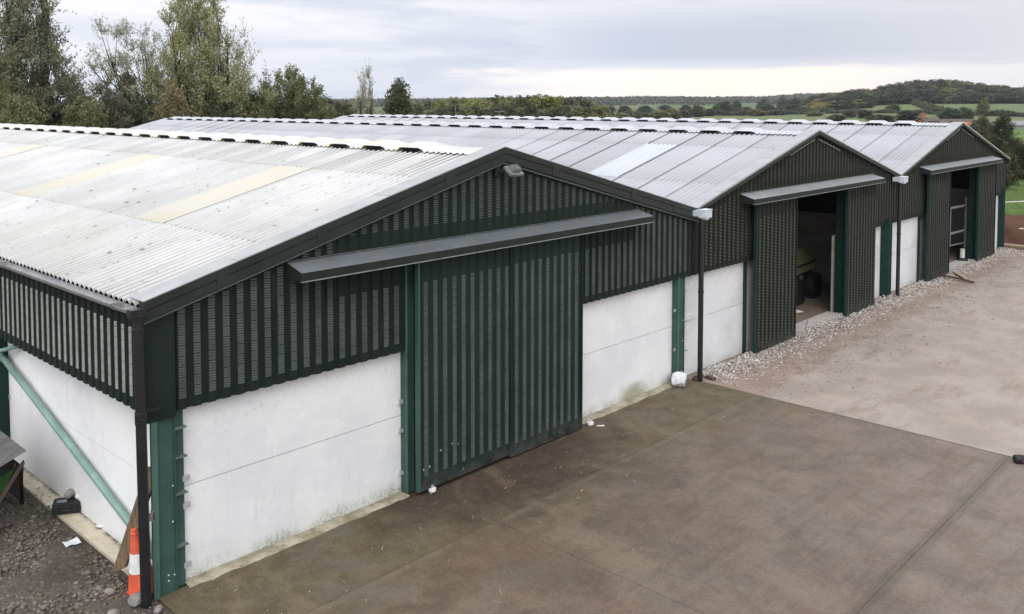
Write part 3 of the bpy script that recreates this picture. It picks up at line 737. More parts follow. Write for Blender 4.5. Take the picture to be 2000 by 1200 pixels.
        if first:
            slab(-.150, -.02, -.070, .028); slab(-.135, -.02, -.088, -.072); slab(-.145, -.02, -.205, -.090); slab(-.125, -.02, -.222, -.207)
            slab(-.110, -.02, -.246, -.224, 1)
            for D_ in (1.2, 3.6, 5.1): slab(-.1535, -.14, -.204, .026, 0, D_, D_+.16)
        else:
            slab(-.142, -.02, -.085, .004); slab(-.148, -.02, .006, .028, 2 if (last and side > 0) else 1)
            slab(-.075, -.055, -.19, -.172, 1, .12, 1.5)
        b.build('barge_board', [MAT['barge'], MAT['edge'] if idx else MAT['canopy'], MAT['glintv']], root)
    # gable cladding
    def P(s, z, o): return (L(s), -.02-o, z)
    door = {0: (3.60, 7.72), 1: (15.65, 19.75), 2: (27.6, 31.6)}[idx]
    off = {0: 0.0, 1: 12.06, 2: 24.0}[idx]
    crowns = [off+.2*k for k in range(-2 if not first else 0, 62)]
    zg = lambda s: ZR-.07-SL*abs(s-xc)
    zg.kink = xc
    def const(v):
        g = lambda s: v
        return g
    b = MB()
    profile_sheet(b, P, x0-.02 if first else x0, door[0], const(ZCB), const(3.55), [c for c in crowns if c < door[0]-.06])
    profile_sheet(b, P, door[1], x1, const(ZCB), const(3.55), [c for c in crowns if c > door[1]+.06])
    zb2 = lambda s: 3.55
    b2p = lambda s, z, o: P(s, z, o+.004)
    profile_sheet(b, b2p, x0+.0, x1, zb2, zg, crowns)
    if first: b.box(L(-.47), L(-.10), -.066, -.052, ZCB-.06, 3.50)
    for k, c in enumerate(crowns):
        if not (x0+.25 < c < x1-.2): continue
        top = zg(c)-.20; band = door[0]-1.25 < c < door[1]+1.7
        if first: band = 12 <= round(c/.2) <= 47
        lo0 = ZCB+.14
        if first:
            def lv(za, zb3): louvres(b, P, c, za, zb3, m=1)
        else:
            def lv(za, zb3, k=k): dots(b, P, c, za, zb3, k % 2, m=1)
        inside = door[0]-.05 < c < door[1]+.05
        if inside: lv(4.06, top)
        elif band: lv(lo0, 3.25); lv(4.06, top)
        else: lv(lo0, top)
    b.build('gable_cladding', [CL, CV], root)
    # sliding door leaves
    leaves = {0: [(3.68, 5.70, -.20, .09), (5.705, 7.63, -.215, .05)], 1: [(14.20, 16.30, -.22, .08), (19.42, 21.42, -.22, .05)], 2: [(25.95, 28.12, -.22, .05), (31.35, 33.55, -.22, .02)]}[idx]
    for (a, c, yy, zb) in leaves:
        e = empty('sliding_door', (0, 0, 0)); e.parent = root
        Pd = lambda s, z, o: (L(s), yy-o, z)
        cr = [a+.14+.2*k for k in range(int((c-a-.2)/.2)+1)]
        b = MB(); profile_sheet(b, Pd, a, c, const(zb), const(3.62), cr, .09, .026)
        for q, s in enumerate(cr):
            if first: louvres(b, Pd, s, zb+.20, 3.26, .042, .026, .030, .009, .022, 4, .006, 1)
            else: dots(b, Pd, s, zb+.15, 3.26, q % 2, .026, 1)
        b.build('door_sheet', [MAT['cladd'] if first else CL, CV], e)
        b = MB(); t = .045
        b.box(L(a)-.012, L(a)+.028, yy-.032, yy+t, zb-.01, 3.62, 1); b.box(L(c)-.028, L(c)+.008, yy-.03, yy+t, zb-.01, 3.62)
        b.box(L(a)+.028, L(c)-.028, yy-.031, yy+t, zb-.012, zb+.055); b.box(L(a)+.028, L(c)-.028, yy+.002, yy+t, 3.5, 3.6)
        b.box(L(a)+.028, L(c)-.028, yy+.002, yy+t, 1.8, 1.88)
        b.build('door_frame', [CL, (MAT['steelmid'] if a < 5 else CL) if first else MAT['steeldk']], e)
    # canopy over the door track
    ca = {0: (1.50, 9.66), 1: (13.75, 21.65), 2: (25.6, 33.75)}[idx]
    b = MB(); a, c = L(ca[0]), L(ca[1]); yo = -.40
    b.add([(a, -.03, 3.60), (c, -.03, 3.60), (c, -.03, 3.82), (a, -.03, 3.82), (a, yo, 3.605), (c, yo, 3.605), (c, yo, 3.715), (a, yo, 3.715)],
          [(3, 2, 6, 7)], 0)
    b.add([(a, -.03, 3.60), (c, -.03, 3.60), (c, -.03, 3.82), (a, -.03, 3.82), (a, yo, 3.605), (c, yo, 3.605), (c, yo, 3.715), (a, yo, 3.715)],
          [(7, 6, 5, 4), (0, 3, 7, 4), (1, 5, 6, 2)], 1)
    b.box(a, c, yo-.012, yo+.035, 3.592, 3.603, 2)
    b.box(a, c, -.075, -.035, 3.822, 3.828, 0)
    for s in np.arange(a+2.4, c-1, 2.45): b.box(s, s+.014, yo-.004, yo+.0, 3.61, 3.715, 1)
    b.box(a+.2, c-.2, -.26, -.17, 3.625, 3.68, 1)
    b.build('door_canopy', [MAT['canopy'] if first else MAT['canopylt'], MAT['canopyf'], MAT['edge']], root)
    # columns on the gable line
    def column(xa, xb, y, ztop, brackets, dark=False):
        e = MB(); m1 = 0
        w = xb-xa
        if brackets != 2: e.box(L(xa), L(xa)+.010, y+.012, y+.30, 0, ztop, 0)
        e.box(L(xa), L(xa)+(.075 if brackets == 2 else .03), y, y+.012, 0, ztop, 1); e.box(L(xa)+.02, L(xa)+.032, y+.012, y+.05, 0, ztop, 0)   # left flange edge
        e.box(L(xa)+.010, L(xa)+w*.66, y+.05, y+.062, 0, ztop, 0)      # front plate
        e.box(L(xa)+w*.66, L(xa)+w*.66+.012, y+.03, y+.24, 0, ztop, 0)  # fin
        e.box(L(xa)+w*.66+.012, L(xb), y+.10, y+.112, 0, ztop, 0)      # recessed plate
        o = e.build('steel_column', [MAT['steeldk']]*2 if dark else [MAT['steel'], MAT['steel_lit']], root)
        if brackets:
            for z in (1.98, 1.62, 1.17, .52) if brackets > 1 else (1.9, 1.25, .62):
                g = MB(); g.box(L(xa)+w*.66+.012, L(xb)+.012, y+.02, y+.10, z, z+.012); g.build('stiffener', MAT['brace'] if brackets == 1 else MAT['stiff'], o)
            for (bx, bz) in ((.62, 1.30), (.60, .86), (.45, .22), (.62, .20), (.45, .15)):
                g = MB(); g.lathe([(.012, 0), (.012, .008), (.006, .014)], (0, 0, 0), 8)
                g.v = [(L(xa)+w*bx+a_, y+.05-c_, bz+b_) for a_, b_, c_ in g.v]; g.build('bolt_head', MAT['galv'], o)
        return o
    def clip(x, y, z, parent, sgn=1):
        g = MB(); g.box(x-.06, x+.035, y-.012, y-.004, z-.034, z+.034); g.box(x-.06*sgn-.003, x-.06*sgn+.003, y-.004, y+.05, z-.034, z+.034)
        g.lathe([(.009, 0), (.009, .01)], (0, 0, 0), 6)
        for q in range(len(g.v)-12, len(g.v)):
            a_, b_, c_ = g.v[q]; g.v[q] = (x+.004+a_, y-.012-c_, z+b_)
        g.build('panel_clip', MAT['galv'], parent)
    if first:
        o = column(-.41, .045, -.06, 2.30, 2)
        for z in (1.32, .98, .23): clip(L(.085), .045, z, o)
        b = MB(); b.box(L(-.50), L(-.40), -.09, -.07, 1.0, 1.09); b.box(L(-.42), L(-.405), -.09, -.02, .97, 1.1); b.build('pipe_bracket', MAT['galvdull'], o)
        o = column(3.60, 3.86, -.03, 3.6, 0)
        for z in (1.42, .98, .33): clip(L(3.60), .06, z, o)
        o = column(11.15, 11.56, -.06, 2.25, 1, False)
        for z in (1.55, .72, .18): clip(L(11.15), .02, z, o, -1)
        column(7.66, 7.76, .02, 3.6, 0, True)
    if idx == 1:
        column(22.76, 23.22, -.16, 2.4, 0, True); column(14.22, 14.35, .02, 3.6, 0, True)
        b = MB(); b.box(L(19.66), L(19.70), -.12, .14, 0, 3.6); b.box(L(19.58), L(19.66), .125, .14, 0, 3.6); b.box(L(19.5), L(19.8), -.13, -.12, 0, 3.6); b.build('door_jamb', MAT['steeldk'], root)
        b = MB(); b.box(L(19.55), L(19.70), .20, .24, 0, 2.20); b.build('panel_end', MAT['inner2'], root)
    if idx == 2:
        column(35.25, 35.75, -.10, 2.5, 0, True); column(25.98, 26.1, .02, 3.6, 0, True)
        b = MB(); b.box(L(31.60), L(31.64), -.12, .14, 0, 3.6); b.box(L(31.52), L(31.60), .125, .14, 0, 3.6); b.box(L(31.5), L(31.8), -.13, -.12, 0, 3.6); b.build('door_jamb', MAT['steeldk'], root)
    # concrete wall panels on the gable
    PM = MAT['panel'] if first else MAT['panel2']
    bays = {0: [(.045, 3.60), (7.78, 11.15)], 1: [(11.55, 15.6), (19.9, 22.76)], 2: [(23.2, 27.6), (31.9, 35.3)]}[idx]
    for (a, c) in bays:
        for (za, zb) in ((.004, ZJ-.005), (ZJ+.005, 2.40)):
            b = MB(); b.box(L(a), L(c), .10, .22, za, zb); b.build('wall_panel', PM, root)
        b = MB(); b.box(L(a), L(c), .13, .2, ZJ-.005, ZJ+.005); b.build('panel_joint', MAT['dark'], root)
    if first:
        for a, c in ((.03, 3.62), (7.70, 11.2)):
            b = MB(); n = 24; vs = []; rng = random.Random(4)
            for i in range(n+1):
                x = L(a)+(c-a)*i/n; vs += [(x, -.10-.05*rng.random(), .0), (x, -.01-.02*rng.random(), .016+.008*rng.random()), (x, .088, .02)]
            fs = []
            for i in range(n):
                for j in range(2): fs.append((i*3+j, (i+1)*3+j, (i+1)*3+j+1, i*3+j+1))
            b.add(vs, fs); b.build('concrete_lip', MAT['lip'], root)
    # thresholds
    if not first:
        b = MB(); a, c = (L(16.2), L(19.6)) if idx == 1 else (L(28.0), L(31.6)); b.box(a, c, -.12, .34, -.02, .06); b.build('door_sill', MAT['sill'], root)
    # side and partition walls, frames, far gable
    if first:
        xs = L(-.45)
        Ps = lambda s, z, o: (xs-o, s, z)
        cr = [.28+.2*k for k in range(int((LEN-.5)/.2))]
        b = MB(); profile_sheet(b, lambda s, z, o: Ps(LEN-s, z, o), LEN-LEN, LEN-.04, const(2.26), const(3.50), [LEN-c for c in cr][::-1], .10, .030)
        for c in cr:
            vs = []; fs = []
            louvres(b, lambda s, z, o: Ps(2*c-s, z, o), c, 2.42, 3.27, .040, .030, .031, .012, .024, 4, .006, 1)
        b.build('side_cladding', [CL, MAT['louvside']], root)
        cols = [.0, 5.86, 11.74, 17.62, 23.5, 29.4, LEN-.3]
        for k, yb in enumerate(cols):
            if k == 0: continue
            e = MB(); e.box(L(-.40), L(-.388), yb-.1, yb+.14, 0, 2.35); e.box(L(-.39), L(-.10), yb+.02, yb+.032, 0, 2.35); e.box(L(-.12), L(-.05), yb-.1, yb+.14, 0, 2.35)
            o = e.build('steel_column', MAT['steeldk'], root)
            for z in (1.65, 1.05): 
                g = MB(); g.box(L(-.12), L(-.105), yb-.17, yb-.09, z-.03, z+.03); g.box(L(-.2), L(-.12), yb-.105, yb-.095, z-.03, z+.03); g.build('panel_clip', MAT['brace'], o)
        for k in range(len(cols)-1):
            ya, yb = cols[k]+(.15 if k == 0 else .03), cols[k+1]-.02
            for (za, zb) in ((.0, ZJ-.004), (ZJ+.004, 2.34)):
                b = MB(); b.box(L(-.10), L(.04), ya, yb, za, zb); b.build('wall_panel', MAT['panelside'], root)
        b = MB(); b.box(L(-.36), L(-.02), .25, LEN, -.02, .025); b.build('foundation_strip', MAT['plinth'], root)
        # wind brace tubes
        b = MB(); b.tube([(L(-.21), 5.74, 1.77), (L(-.20), 3.07, 1.055), (L(-.19), .25, .28)], .052, 14); b.box(L(-.24), L(-.22), 5.62, 5.86, 1.68, 1.86); b.build('brace_tube', MAT['brace'], root, True)
        b = MB(); b.tube([(L(-.36), 6.4, 1.78), (L(-.28), 5.45, 1.92), (L(-.14), 4.75, 2.14)], .034, 12); b.build('tie_tube', MAT['brace'], root, True)
        # gutter and downpipe
        b = MB(); n = 10; gx, gz, gr = L(-.60), 3.545, .075; ys = [-.10, LEN]; vs = []; fs = []
        for y in ys:
            for i in range(n+1): a = pi+pi*i/n; vs.append((gx+gr*cos(a), y, gz+gr*sin(a)))
            for i in range(n+1): a = 2*pi-pi*i/n; vs.append((gx+(gr-.006)*cos(a), y, gz+(gr-.006)*sin(a)))
        k = 2*(n+1)
        for i in range(k-1): fs.append((i, k+i, k+i+1, i+1))
        fs.append((k-1, 2*k-1, k, 0)); b.add(vs, fs); 
        for y in (.35, 4.3, 8.2): b.lathe([(.084, 0), (.084, .02)], (0, 0, 0), 20)
        # rotate collars round the gutter
        for c_, y in enumerate((.35, 4.3, 8.2)):
            st = len(b.v)-(3-c_)*40
            for q in range(st, st+40): a_, b_, c2 = b.v[q]; b.v[q] = (gx+a_, y+c2, gz+min(b_, .01))
        g_ = b.build('gutter', MAT['gutter'], root, False)
        b = MB(); b.box(gx-.085, gx+.10, -.20, -.085, gz-.085, gz+.012); b.build('gutter_end', MAT['pipe'], root)
        dx, dy = L(-.50), -.13
        b = MB(); b.lathe([(.062, 0), (.062, 3.50)], (dx, dy, 0), 24)
        for z in (3.42, 3.30, 2.20): b.lathe([(.062, 0), (.071, .004), (.071, .03), (.062, .036)], (dx, dy, z), 24)
        b.lathe([(.062, 0), (.069, .004), (.069, .10), (.062, .104)], (dx, dy, 2.24), 24)
        b.v = [(x-.045-.008*z, y, z) for x, y, z in b.v]
        b.build('downpipe', MAT['pipe'], root, False)
        b = MB(); b.box(dx+.02, dx+.16, dy-.02, dy+.02, 2.32, 2.36); b.build('pipe_bracket', MAT['pipe'], root)
        # outlet end floodlight
        fl = empty('floodlight', (0, 0, 0)); fl.parent = root
        b = MB(); b.box(L(5.50), L(5.62), -.10, -.055, 4.72, 4.88); b.tube([(L(5.56), -.09, 4.80), (L(5.60), -.20, 4.80)], .022, 10); b.build('mount', MAT['canopyf'], fl)
        b = MB(); cx_, cy_, cz_ = L(5.74), -.27, 4.80
        tl = radians(38); ay = Vector((0, cos(tl), sin(tl)))*.11; an = Vector((0, sin(tl), -cos(tl)))
        b.obox((cx_, cy_, cz_), (.15, 0, 0), ay, an*.022); b.obox(Vector((cx_, cy_, cz_))-an*.045, (.09, 0, 0), ay*.62, an*.024)
        for q in range(7): b.obox(Vector((cx_-.075+.025*q, cy_, cz_))-an*.082, (.004, 0, 0), ay*.55, an*.014)
        b.build('lamp_housing', MAT['galvdull'], fl)
        b = MB(); b.obox(Vector((cx_, cy_, cz_))+an*.023, (.125, 0, 0), ay*.84, an*.002); b.build('lamp_glass', MAT['lightgl'], fl)
    # valley gutter box and downpipe at the right-hand eave
    if idx < 2:
        xv = (XC[idx]+XC[idx+1])/2
        e = empty('valley_gutter_outlet', (0, 0, 0)); e.parent = root
        b = MB(); xa, xb = ((L(11.50), L(11.77)), (L(23.0), L(23.34)))[idx]
        b.box(xa, xb, -.46, -.30, 3.50, 3.665); b.box(xa+.03, xb-.02, -.30, -.12, 3.52, 3.64); b.box(xa-.008, xb+.008, -.468, -.29, 3.655, 3.675); b.box(xa+.06, xb-.06, -.43, -.33, 3.46, 3.50); b.box(xa+.02, xa+.028, -.464, -.46, 3.51, 3.65)
        b.build('outlet_box', MAT['galvb'], e)
        b = MB(); dx = xa+.13; b.lathe([(.055, 0), (.055, 3.47)], (dx, -.30, 0), 20); b.lathe([(.064, 0), (.064, .05)], (dx, -.30, 3.42), 20); b.lathe([(.064, 0), (.064, .04)], (dx, -.30, 1.9), 20)
        b.build('downpipe', MAT['pipe'], e)
        b = MB(); n = 200; b.box(L(xv)-.16, L(xv)+.16, -.1, LEN, 3.50, 3.53); b.build('valley_gutter', MAT['galvdull'], root)
    # inside: partition below the valley, portal frames, purlins and far end
    b = MB(); 
    if idx < 2:
        xv = L((XC[idx]+XC[idx+1])/2)
        b.box(xv-.06, xv+.06, .4, LEN-.3, 0, 2.3); b.build('partition_wall', MAT['inner'], root)
        b = MB(); b.box(xv-.02, xv+.02, .4, LEN-.3, 2.3, 3.5); b.build('added_partition_sheeting', CL, root)  # sheeting added above the partition to keep the interior dark
    else:
        b.box(L(x1)-.15, L(x1), .2, LEN-.3, 0, 2.3); b.build('wall_panel', MAT['panel2'], root)
        b = MB(); b.box(L(x1)-.02, L(x1)+.03, .0, LEN-.1, 2.2, 3.5); b.build('side_cladding', CL, root)
        b = MB(); b.tube([(L(x1)+.16, -.1, 3.5), (L(x1)+.16, LEN, 3.5)], .07, 10); b.build('gutter', MAT['pipe'], root, True)
    b = MB()
    for yb in (5.86, 11.74, 17.62, 23.5, 29.4):
        for side in (-1, 1):
            b.bar((side*5.85, yb, 3.42), (0, yb, ZR-.28), .15, .28); b.box(side*5.85-.1, side*5.85+.1, yb-.12, yb+.12, 0, 3.4)
    for side in (-1, 1):
        for d in (1.0, 2.4, 3.8, 5.2): z = ZR-SL*d-.12; b.box(side*d-.03, side*d+.03, .1, LEN-.2, z-.08, z+.02)
    b.build('portal_frames', MAT['steeldk'], root)
    b = MB(); b.add([(L(x0), LEN-.05, 0), (L(x1), LEN-.05, 0), (L(x1), LEN-.05, 3.5), (0, LEN-.05, ZR-.1), (L(x0), LEN-.05, 3.5)], [(0, 1, 2, 3, 4)])
    b.build('rear_gable', CL, root)
    return root
MAT['steel_lit'] = simple('lit_green_flange', (.075, .145, .122), (.055, .115, .097), 2.2, .5, .3, 0, .05)  # side-lit flange edge, the light put into a paler green
MAT['stiff'] = simple('grey_stiffener', (.13, .15, .14), (.09, .11, .10), 6, .6, .3)
MAT['steelmid'] = simple('mid_green_edge', (.045, .095, .082), (.035, .075, .064), 3, .5, .3, 0, .05)
MAT['glintv'] = simple('verge_glint', (.62, .60, .48), (.50, .49, .40), 2, .5, .4)  # horizon glint on the farthest right-hand verge, put into its colour
MAT['canopylt'] = simple('sky_toned_canopy_top', (.27, .29, .29), (.22, .24, .24), 2.5, .45, .5, 0, .03)  # farther canopy tops, sky reflection painted into the colour
MAT['galvb'] = simple('bright_galvanised', (.60, .65, .69), (.50, .55, .59), 9, .45, .5, .15, .05)
MAT['sill'] = simple('pale_concrete_sill', (.50, .46, .43), (.38, .35, .33), 4, .85, .3, 0, .4)
MAT['inner2'] = simple('grey_panel_end', (.34, .33, .31), (.22, .21, .20), 5, .9, .2, 0, .3)
MAT['inner'] = simple('inner_concrete', (.34, .31, .28), (.24, .215, .19), 2, .9, .2, 0, .3)
barns = [barn(i) for i in range(3)]
tag(barns[0], 'nearest barn with closed green sliding doors, a floodlight and a pale weathered roof', 'barn', 'long barns side by side')
tag(barns[1], 'middle barn with half open doors showing a dull yellow machine inside', 'barn', 'long barns side by side')
tag(barns[2], 'farthest barn beside the green field, a metal gate in its open doorway', 'barn', 'long barns side by side')

# ---------------------------------------------------------------- objects
def cone():
    r = empty('traffic_cone', (-.395, .245, .01)); r.rotation_euler = (radians(-4.5), radians(-6), .2); r.scale = (1.18, 1.18, 1.03)
    b = MB(); b.box(-.13, .13, -.13, .13, 0, .02); b.lathe([(.160, .02), (.150, .05), (.112, .27)], n=24); b.build('cone_base', MAT['orange'], r)
    b = MB(); b.lathe([(.113, .27), (.076, .49)], n=24); b.build('reflective_sleeve', MAT['conewhite'], r)
    b = MB(); b.lathe([(.0745, .49), (.040, .70), (.043, .705), (.043, .72), (.036, .73), (.034, .755), (.028, .765)], n=24); b.build('cone_tip', MAT['orange'], r)
    tag(r, 'orange and white traffic cone standing behind the black drainpipe', 'traffic cone')
cone()
def plank():
    a = Vector((-.50, .74, .05)); t = Vector((-.31, .14, 1.50)); d = (t-a).normalized(); L = (t-a).length
    side = d.cross(Vector((1, .35, .1))).normalized(); nn = d.cross(side).normalized()
    b = MB(); w, h = .078, .024; vs = []
    for q, (s0, s1) in ((0, (.18, 0)), (1, (0, 0))):
        for sg, off in ((-1, s0), (1, s1)):
            p = a+d*(off if q == 0 else L)+side*w*sg
            vs += [p+nn*h, p-nn*h]
    b.add(vs, [(0, 2, 3, 1), (4, 5, 7, 6), (0, 1, 5, 4), (2, 6, 7, 3), (0, 4, 6, 2), (1, 3, 7, 5)])
    for s in (-.03, .04): b.obox(a+d*L*.55+side*s+nn*(h+.001), d*L*.38, side*.003, nn*.001)
    tag(b.build('timber_plank', MAT['timber']), 'weathered brown plank leaning against the green corner column', 'plank')
plank()
def lump(name, c, s, m, label, cat, seed, group=None, n=2):
    rng = random.Random(seed); import bmesh
    bm = bmesh.new(); bmesh.ops.create_icosphere(bm, subdivisions=n, radius=1)
    ph = [(rng.uniform(1, 3), Vector((rng.gauss(0, 1), rng.gauss(0, 1), rng.gauss(0, 1)))) for _ in range(5)]
    for v in bm.verts:
        k = 1+sum(.09*sin(a*v.co.dot(w)+a) for a, w in ph)
        v.co = Vector((v.co.x*s[0]*k, v.co.y*s[1]*k, max(v.co.z*s[2]*k, -s[2]*.75)))
    me = bpy.data.meshes.new(name); bm.to_mesh(me); bm.free(); me.materials.append(m)
    o = bpy.data.objects.new(name, me); COL.objects.link(o); o.location = c; o.rotation_euler = (0, 0, rng.uniform(0, 6))
    if label: tag(o, label, cat, group)
    return o
def case():
    r = empty('tool_case', (-.22, 3.05, .035), radians(-28))
    b = MB(); b.box(-.19, .19, -.13, .13, 0, .07); b.box(-.185, .185, -.125, .125, .075, .14); b.box(-.2, .2, -.14, .14, .064, .082)
    for x in (-.12, .12): b.box(x-.02, x+.02, -.15, -.125, .04, .11)
    for x in (-.14, -.05, .05, .14): b.box(x-.006, x+.006, -.12, .12, .14, .147)
    b.build('case_shell', MAT['black'], r)
    b = MB(); b.box(-.13, .0, -.07, .02, .148, .151); b.build('label_plate', MAT['galvdull'], r)
    b = MB(); b.tube([(-.06, -.13, .07), (-.06, -.17, .07), (.06, -.17, .07), (.06, -.13, .07)], .009, 8); b.build('handle', MAT['black'], r)
    tag(r, 'black plastic tool case lying on the cream concrete strip', 'tool case')
case()
lump('stone', (-.14, 3.12, .23), (.085, .075, .055), MAT['stone'], 'darker rounded stone resting on the black tool case', 'stone', 3)
lump('stone', (-.07, 2.97, .215), (.07, .06, .045), MAT['concbit'] if 'concbit' in MAT else MAT['rubble'], 'paler grey stone resting on the black tool case', 'stone', 5)
for k, (x, y, s, lab) in enumerate([(-.60, .02, .12, 'largest grey stone at the foot of the drainpipe and cone'), (-.9, -.05, .075, 'rounded stone on the soil left of the drainpipe foot'),
                               (-.72, .45, .06, 'small stone on the soil left of the traffic cone'), (-.86, -.33, .06, 'pale stone nearest the lower edge of the soil patch'), (-.5, -.33, .055, 'small pale stone just in front of the drainpipe')]):
    lump('stone', (x, y, .03+s*.3), (s, s*.8, s*.6), MAT['stone'], lab, 'stone', 10+k)
def paper():
    c = Vector((-.58, 1.98, .055)); b = MB(); vs = []; fs = []
    for i in range(4):
        for j in range(3):
            vs.append(c+Vector((-.10+.2*i/3, -.07+.14*j/2, .012*sin(i*2+j)+.006*j)))
    for i in range(3):
        for j in range(2): fs.append((i*3+j, (i+1)*3+j, (i+1)*3+j+1, i*3+j+1))
    b.add(vs, fs); o = b.build('paper_sheet', MAT['paper'], None, True); o.rotation_euler = (0, 0, 0)
    tag(o, 'sheet of white paper lying flat on the dark soil', 'paper')
paper()
o = lump('crumpled_wrapper', (-.10, 2.17, .055), (.035, .06, .025), MAT['paper'], 'small crumpled white wrapper on the cream strip beside the wall', 'litter', 21)
def sack():
    import bmesh
    r = empty('cement_sack', (11.05, -.16, .02), .5); rg = random.Random(9)
    for nm, c, sc, m, sd in (('hardened_base', (0, 0, .055), (.17, .13, .06), MAT['stone'], 1), ('sack_top', (0, .01, .15), (.175, .135, .105), MAT['paper'], 2)):
        bm = bmesh.new(); bmesh.ops.create_cube(bm, size=2); bmesh.ops.subdivide_edges(bm, edges=bm.edges[:], cuts=7, use_grid_fill=True)
        for v in bm.verts:
            p = v.co.copy(); q = p.normalized()*1.25; p = p.lerp(q, .55)
            k = 1+.07*sin(p.x*3+p.y*2+sd)+.05*sin(p.z*2-p.x*4)+.04*sin(p.y*6+p.x*5)+rg.uniform(-.02, .02)
            sl = 1-.45*max(0, p.x)*(nm == 'sack_top')
            v.co = Vector((p.x*sc[0]*k+c[0], p.y*sc[1]*k+c[1], p.z*sc[2]*k*sl+c[2]))
        me = bpy.data.meshes.new(nm); bm.to_mesh(me); bm.free(); me.materials.append(m); o = bpy.data.objects.new(nm, me); COL.objects.link(o); o.parent = r
    tag(r, 'torn white sack slumped against the green column on the yard', 'sack')
sack()
for x, y, lab in ((3.93, -.24, 'white guide roller under the left end of the sliding doors'), (7.88, -.24, 'white guide roller at the right end of the sliding doors')):
    r = empty('guide_roller', (x, y, .004))
    b = MB(); b.lathe([(.015, 0), (.015, .10), (.022, .10), (.022, .115)], n=12); b.box(-.05, .03, -.02, .02, 0, .006); b.build('pin', MAT['galv'], r)
    b = MB(); b.lathe([(.045, .022), (.06, .028), (.06, .072), (.052, .078), (.025, .074)], n=20); b.build('roller_wheel', MAT['white'], r)
    tag(r, lab, 'guide roller')
b = MB(); b.tube([(7.92, -.36, .02), (8.03, -.44, .018)], .012, 8); tag(b.build('white_peg', MAT['white']), 'short white peg lying in front of the right guide roller', 'peg')
# rubber mallet at the right edge of the yard
def mallet():
    r = empty('mallet', (11.42, -6.28, .03), radians(-48))
    b = MB(); b.lathe([(.055, -.075), (.068, -.07), (.072, -.03), (.072, .03), (.068, .07), (.055, .075)], n=20)
    b.v = [(z, y, x+.04) for x, y, z in b.v]; b.build('mallet_head', MAT['black'], r, True)
    b = MB(); b.tube([(.0, -.03, .04), (.02, -.36, .025)], [.014, .017], 10); b.build('handle', MAT['rustred'], r, True)
    b = MB(); b.tube([(.02, -.20, .03), (.03, -.33, .022)], .026, 10); b.build('grip', MAT['yellowhi'], r, True)
    tag(r, 'black headed mallet with yellow grip lying on the concrete slab joint', 'mallet')
MAT['rustred'] = simple('red_brown_handle', (.12, .04, .03), (.08, .03, .025), 6, .6)
mallet()
# sheets dumped at the far left
def sheets():
    r = empty('sheet_stack', (-1.15, 3.4, .0))
    c0 = Vector((-.86, 3.05, .86)); ux = Vector((-.78, -.60, -.20)).normalized(); uy = Vector((-.25, .75, .60)).normalized()
    # corrugated top sheet: corner c0, spreads away to the left
    def corr(c, ux, uy, lx, ly, nm, m, par):
        nrm = ux.cross(uy).normalized(); 
        b = MB(); n = 60; vs = []; fs = []
        for i in range(n+1):
            for j in (0, 1):
                vs.append(c+ux*lx*i/n*.0+uy*ly*i/n+ux*lx*j+nrm*(.014*cos(2*pi*ly*i/n/.076))-r.location)
        for i in range(n): fs.append((2*i, 2*i+1, 2*i+3, 2*i+2))
        b.add(vs, fs); return b.build(nm, m, par, True)
    A = Vector((-.88, 2.70, 1.20)); 
    corr(A, Vector((-.80, .10, -.34)).normalized(), Vector((-.02, 1, .03)).normalized(), .95, 2.6, 'corrugated_sheet', MAT['oldsheet'], r)
    b = MB(); q = [Vector((-1.02, 2.75, .98)), Vector((-1.75, 2.85, .66)), Vector((-1.80, 3.5, .05)), Vector((-1.12, 3.2, .30))]
    b.add([p-r.location for p in q], [(0, 1, 2, 3)]); b.build('tarpaulin', MAT['greensheet'], r)
    b = MB(); b.bar(Vector((-.92, 2.70, 1.04))-r.location, Vector((-1.45, 3.0, .05))-r.location, .04, .05); b.bar(Vector((-.9, 4.9, 1.04))-r.location, Vector((-.95, 4.95, .02))-r.location, .06, .06)
    b.bar(Vector((-.95, 2.95, .95))-r.location, Vector((-.62, 3.75, .03))-r.location, .035, .045)
    b.bar(Vector((-1.7, 2.9, .62))-r.location, Vector((-1.7, 2.9, .02))-r.location, .05, .05); b.bar(Vector((-1.7, 4.8, .72))-r.location, Vector((-1.7, 4.8, .02))-r.location, .05, .05)
    b.build('prop_batten', MAT['rust'], r)
    b = MB(); b.add([Vector(p)-r.location for p in ((-.85, 2.95, .9), (-.85, 5.1, .9), (-.62, 5.2, .05), (-.62, 3.6, .05))], [(0, 1, 2, 3)]); b.build('backing_board', MAT['black'], r)
    tag(r, 'old grey corrugated sheet propped over a green tarpaulin at the left edge', 'sheeting pile')
MAT['oldsheet'] = simple('old_grey_sheet', (.115, .11, .105), (.075, .072, .068), 5, .75, .3, 0, .4)
sheets()
b = MB(); b.tube([(-.62, 3.75, .05), (-.42, 4.2, .5)], .012, 6); b.tube([(-.95, 3.1, .05), (-1.6, 2.6, .25)], .012, 6)
tag(b.build('thin_batten', MAT['rust']), 'thin dark battens lying on the ground beside the sheeting pile', 'batten')
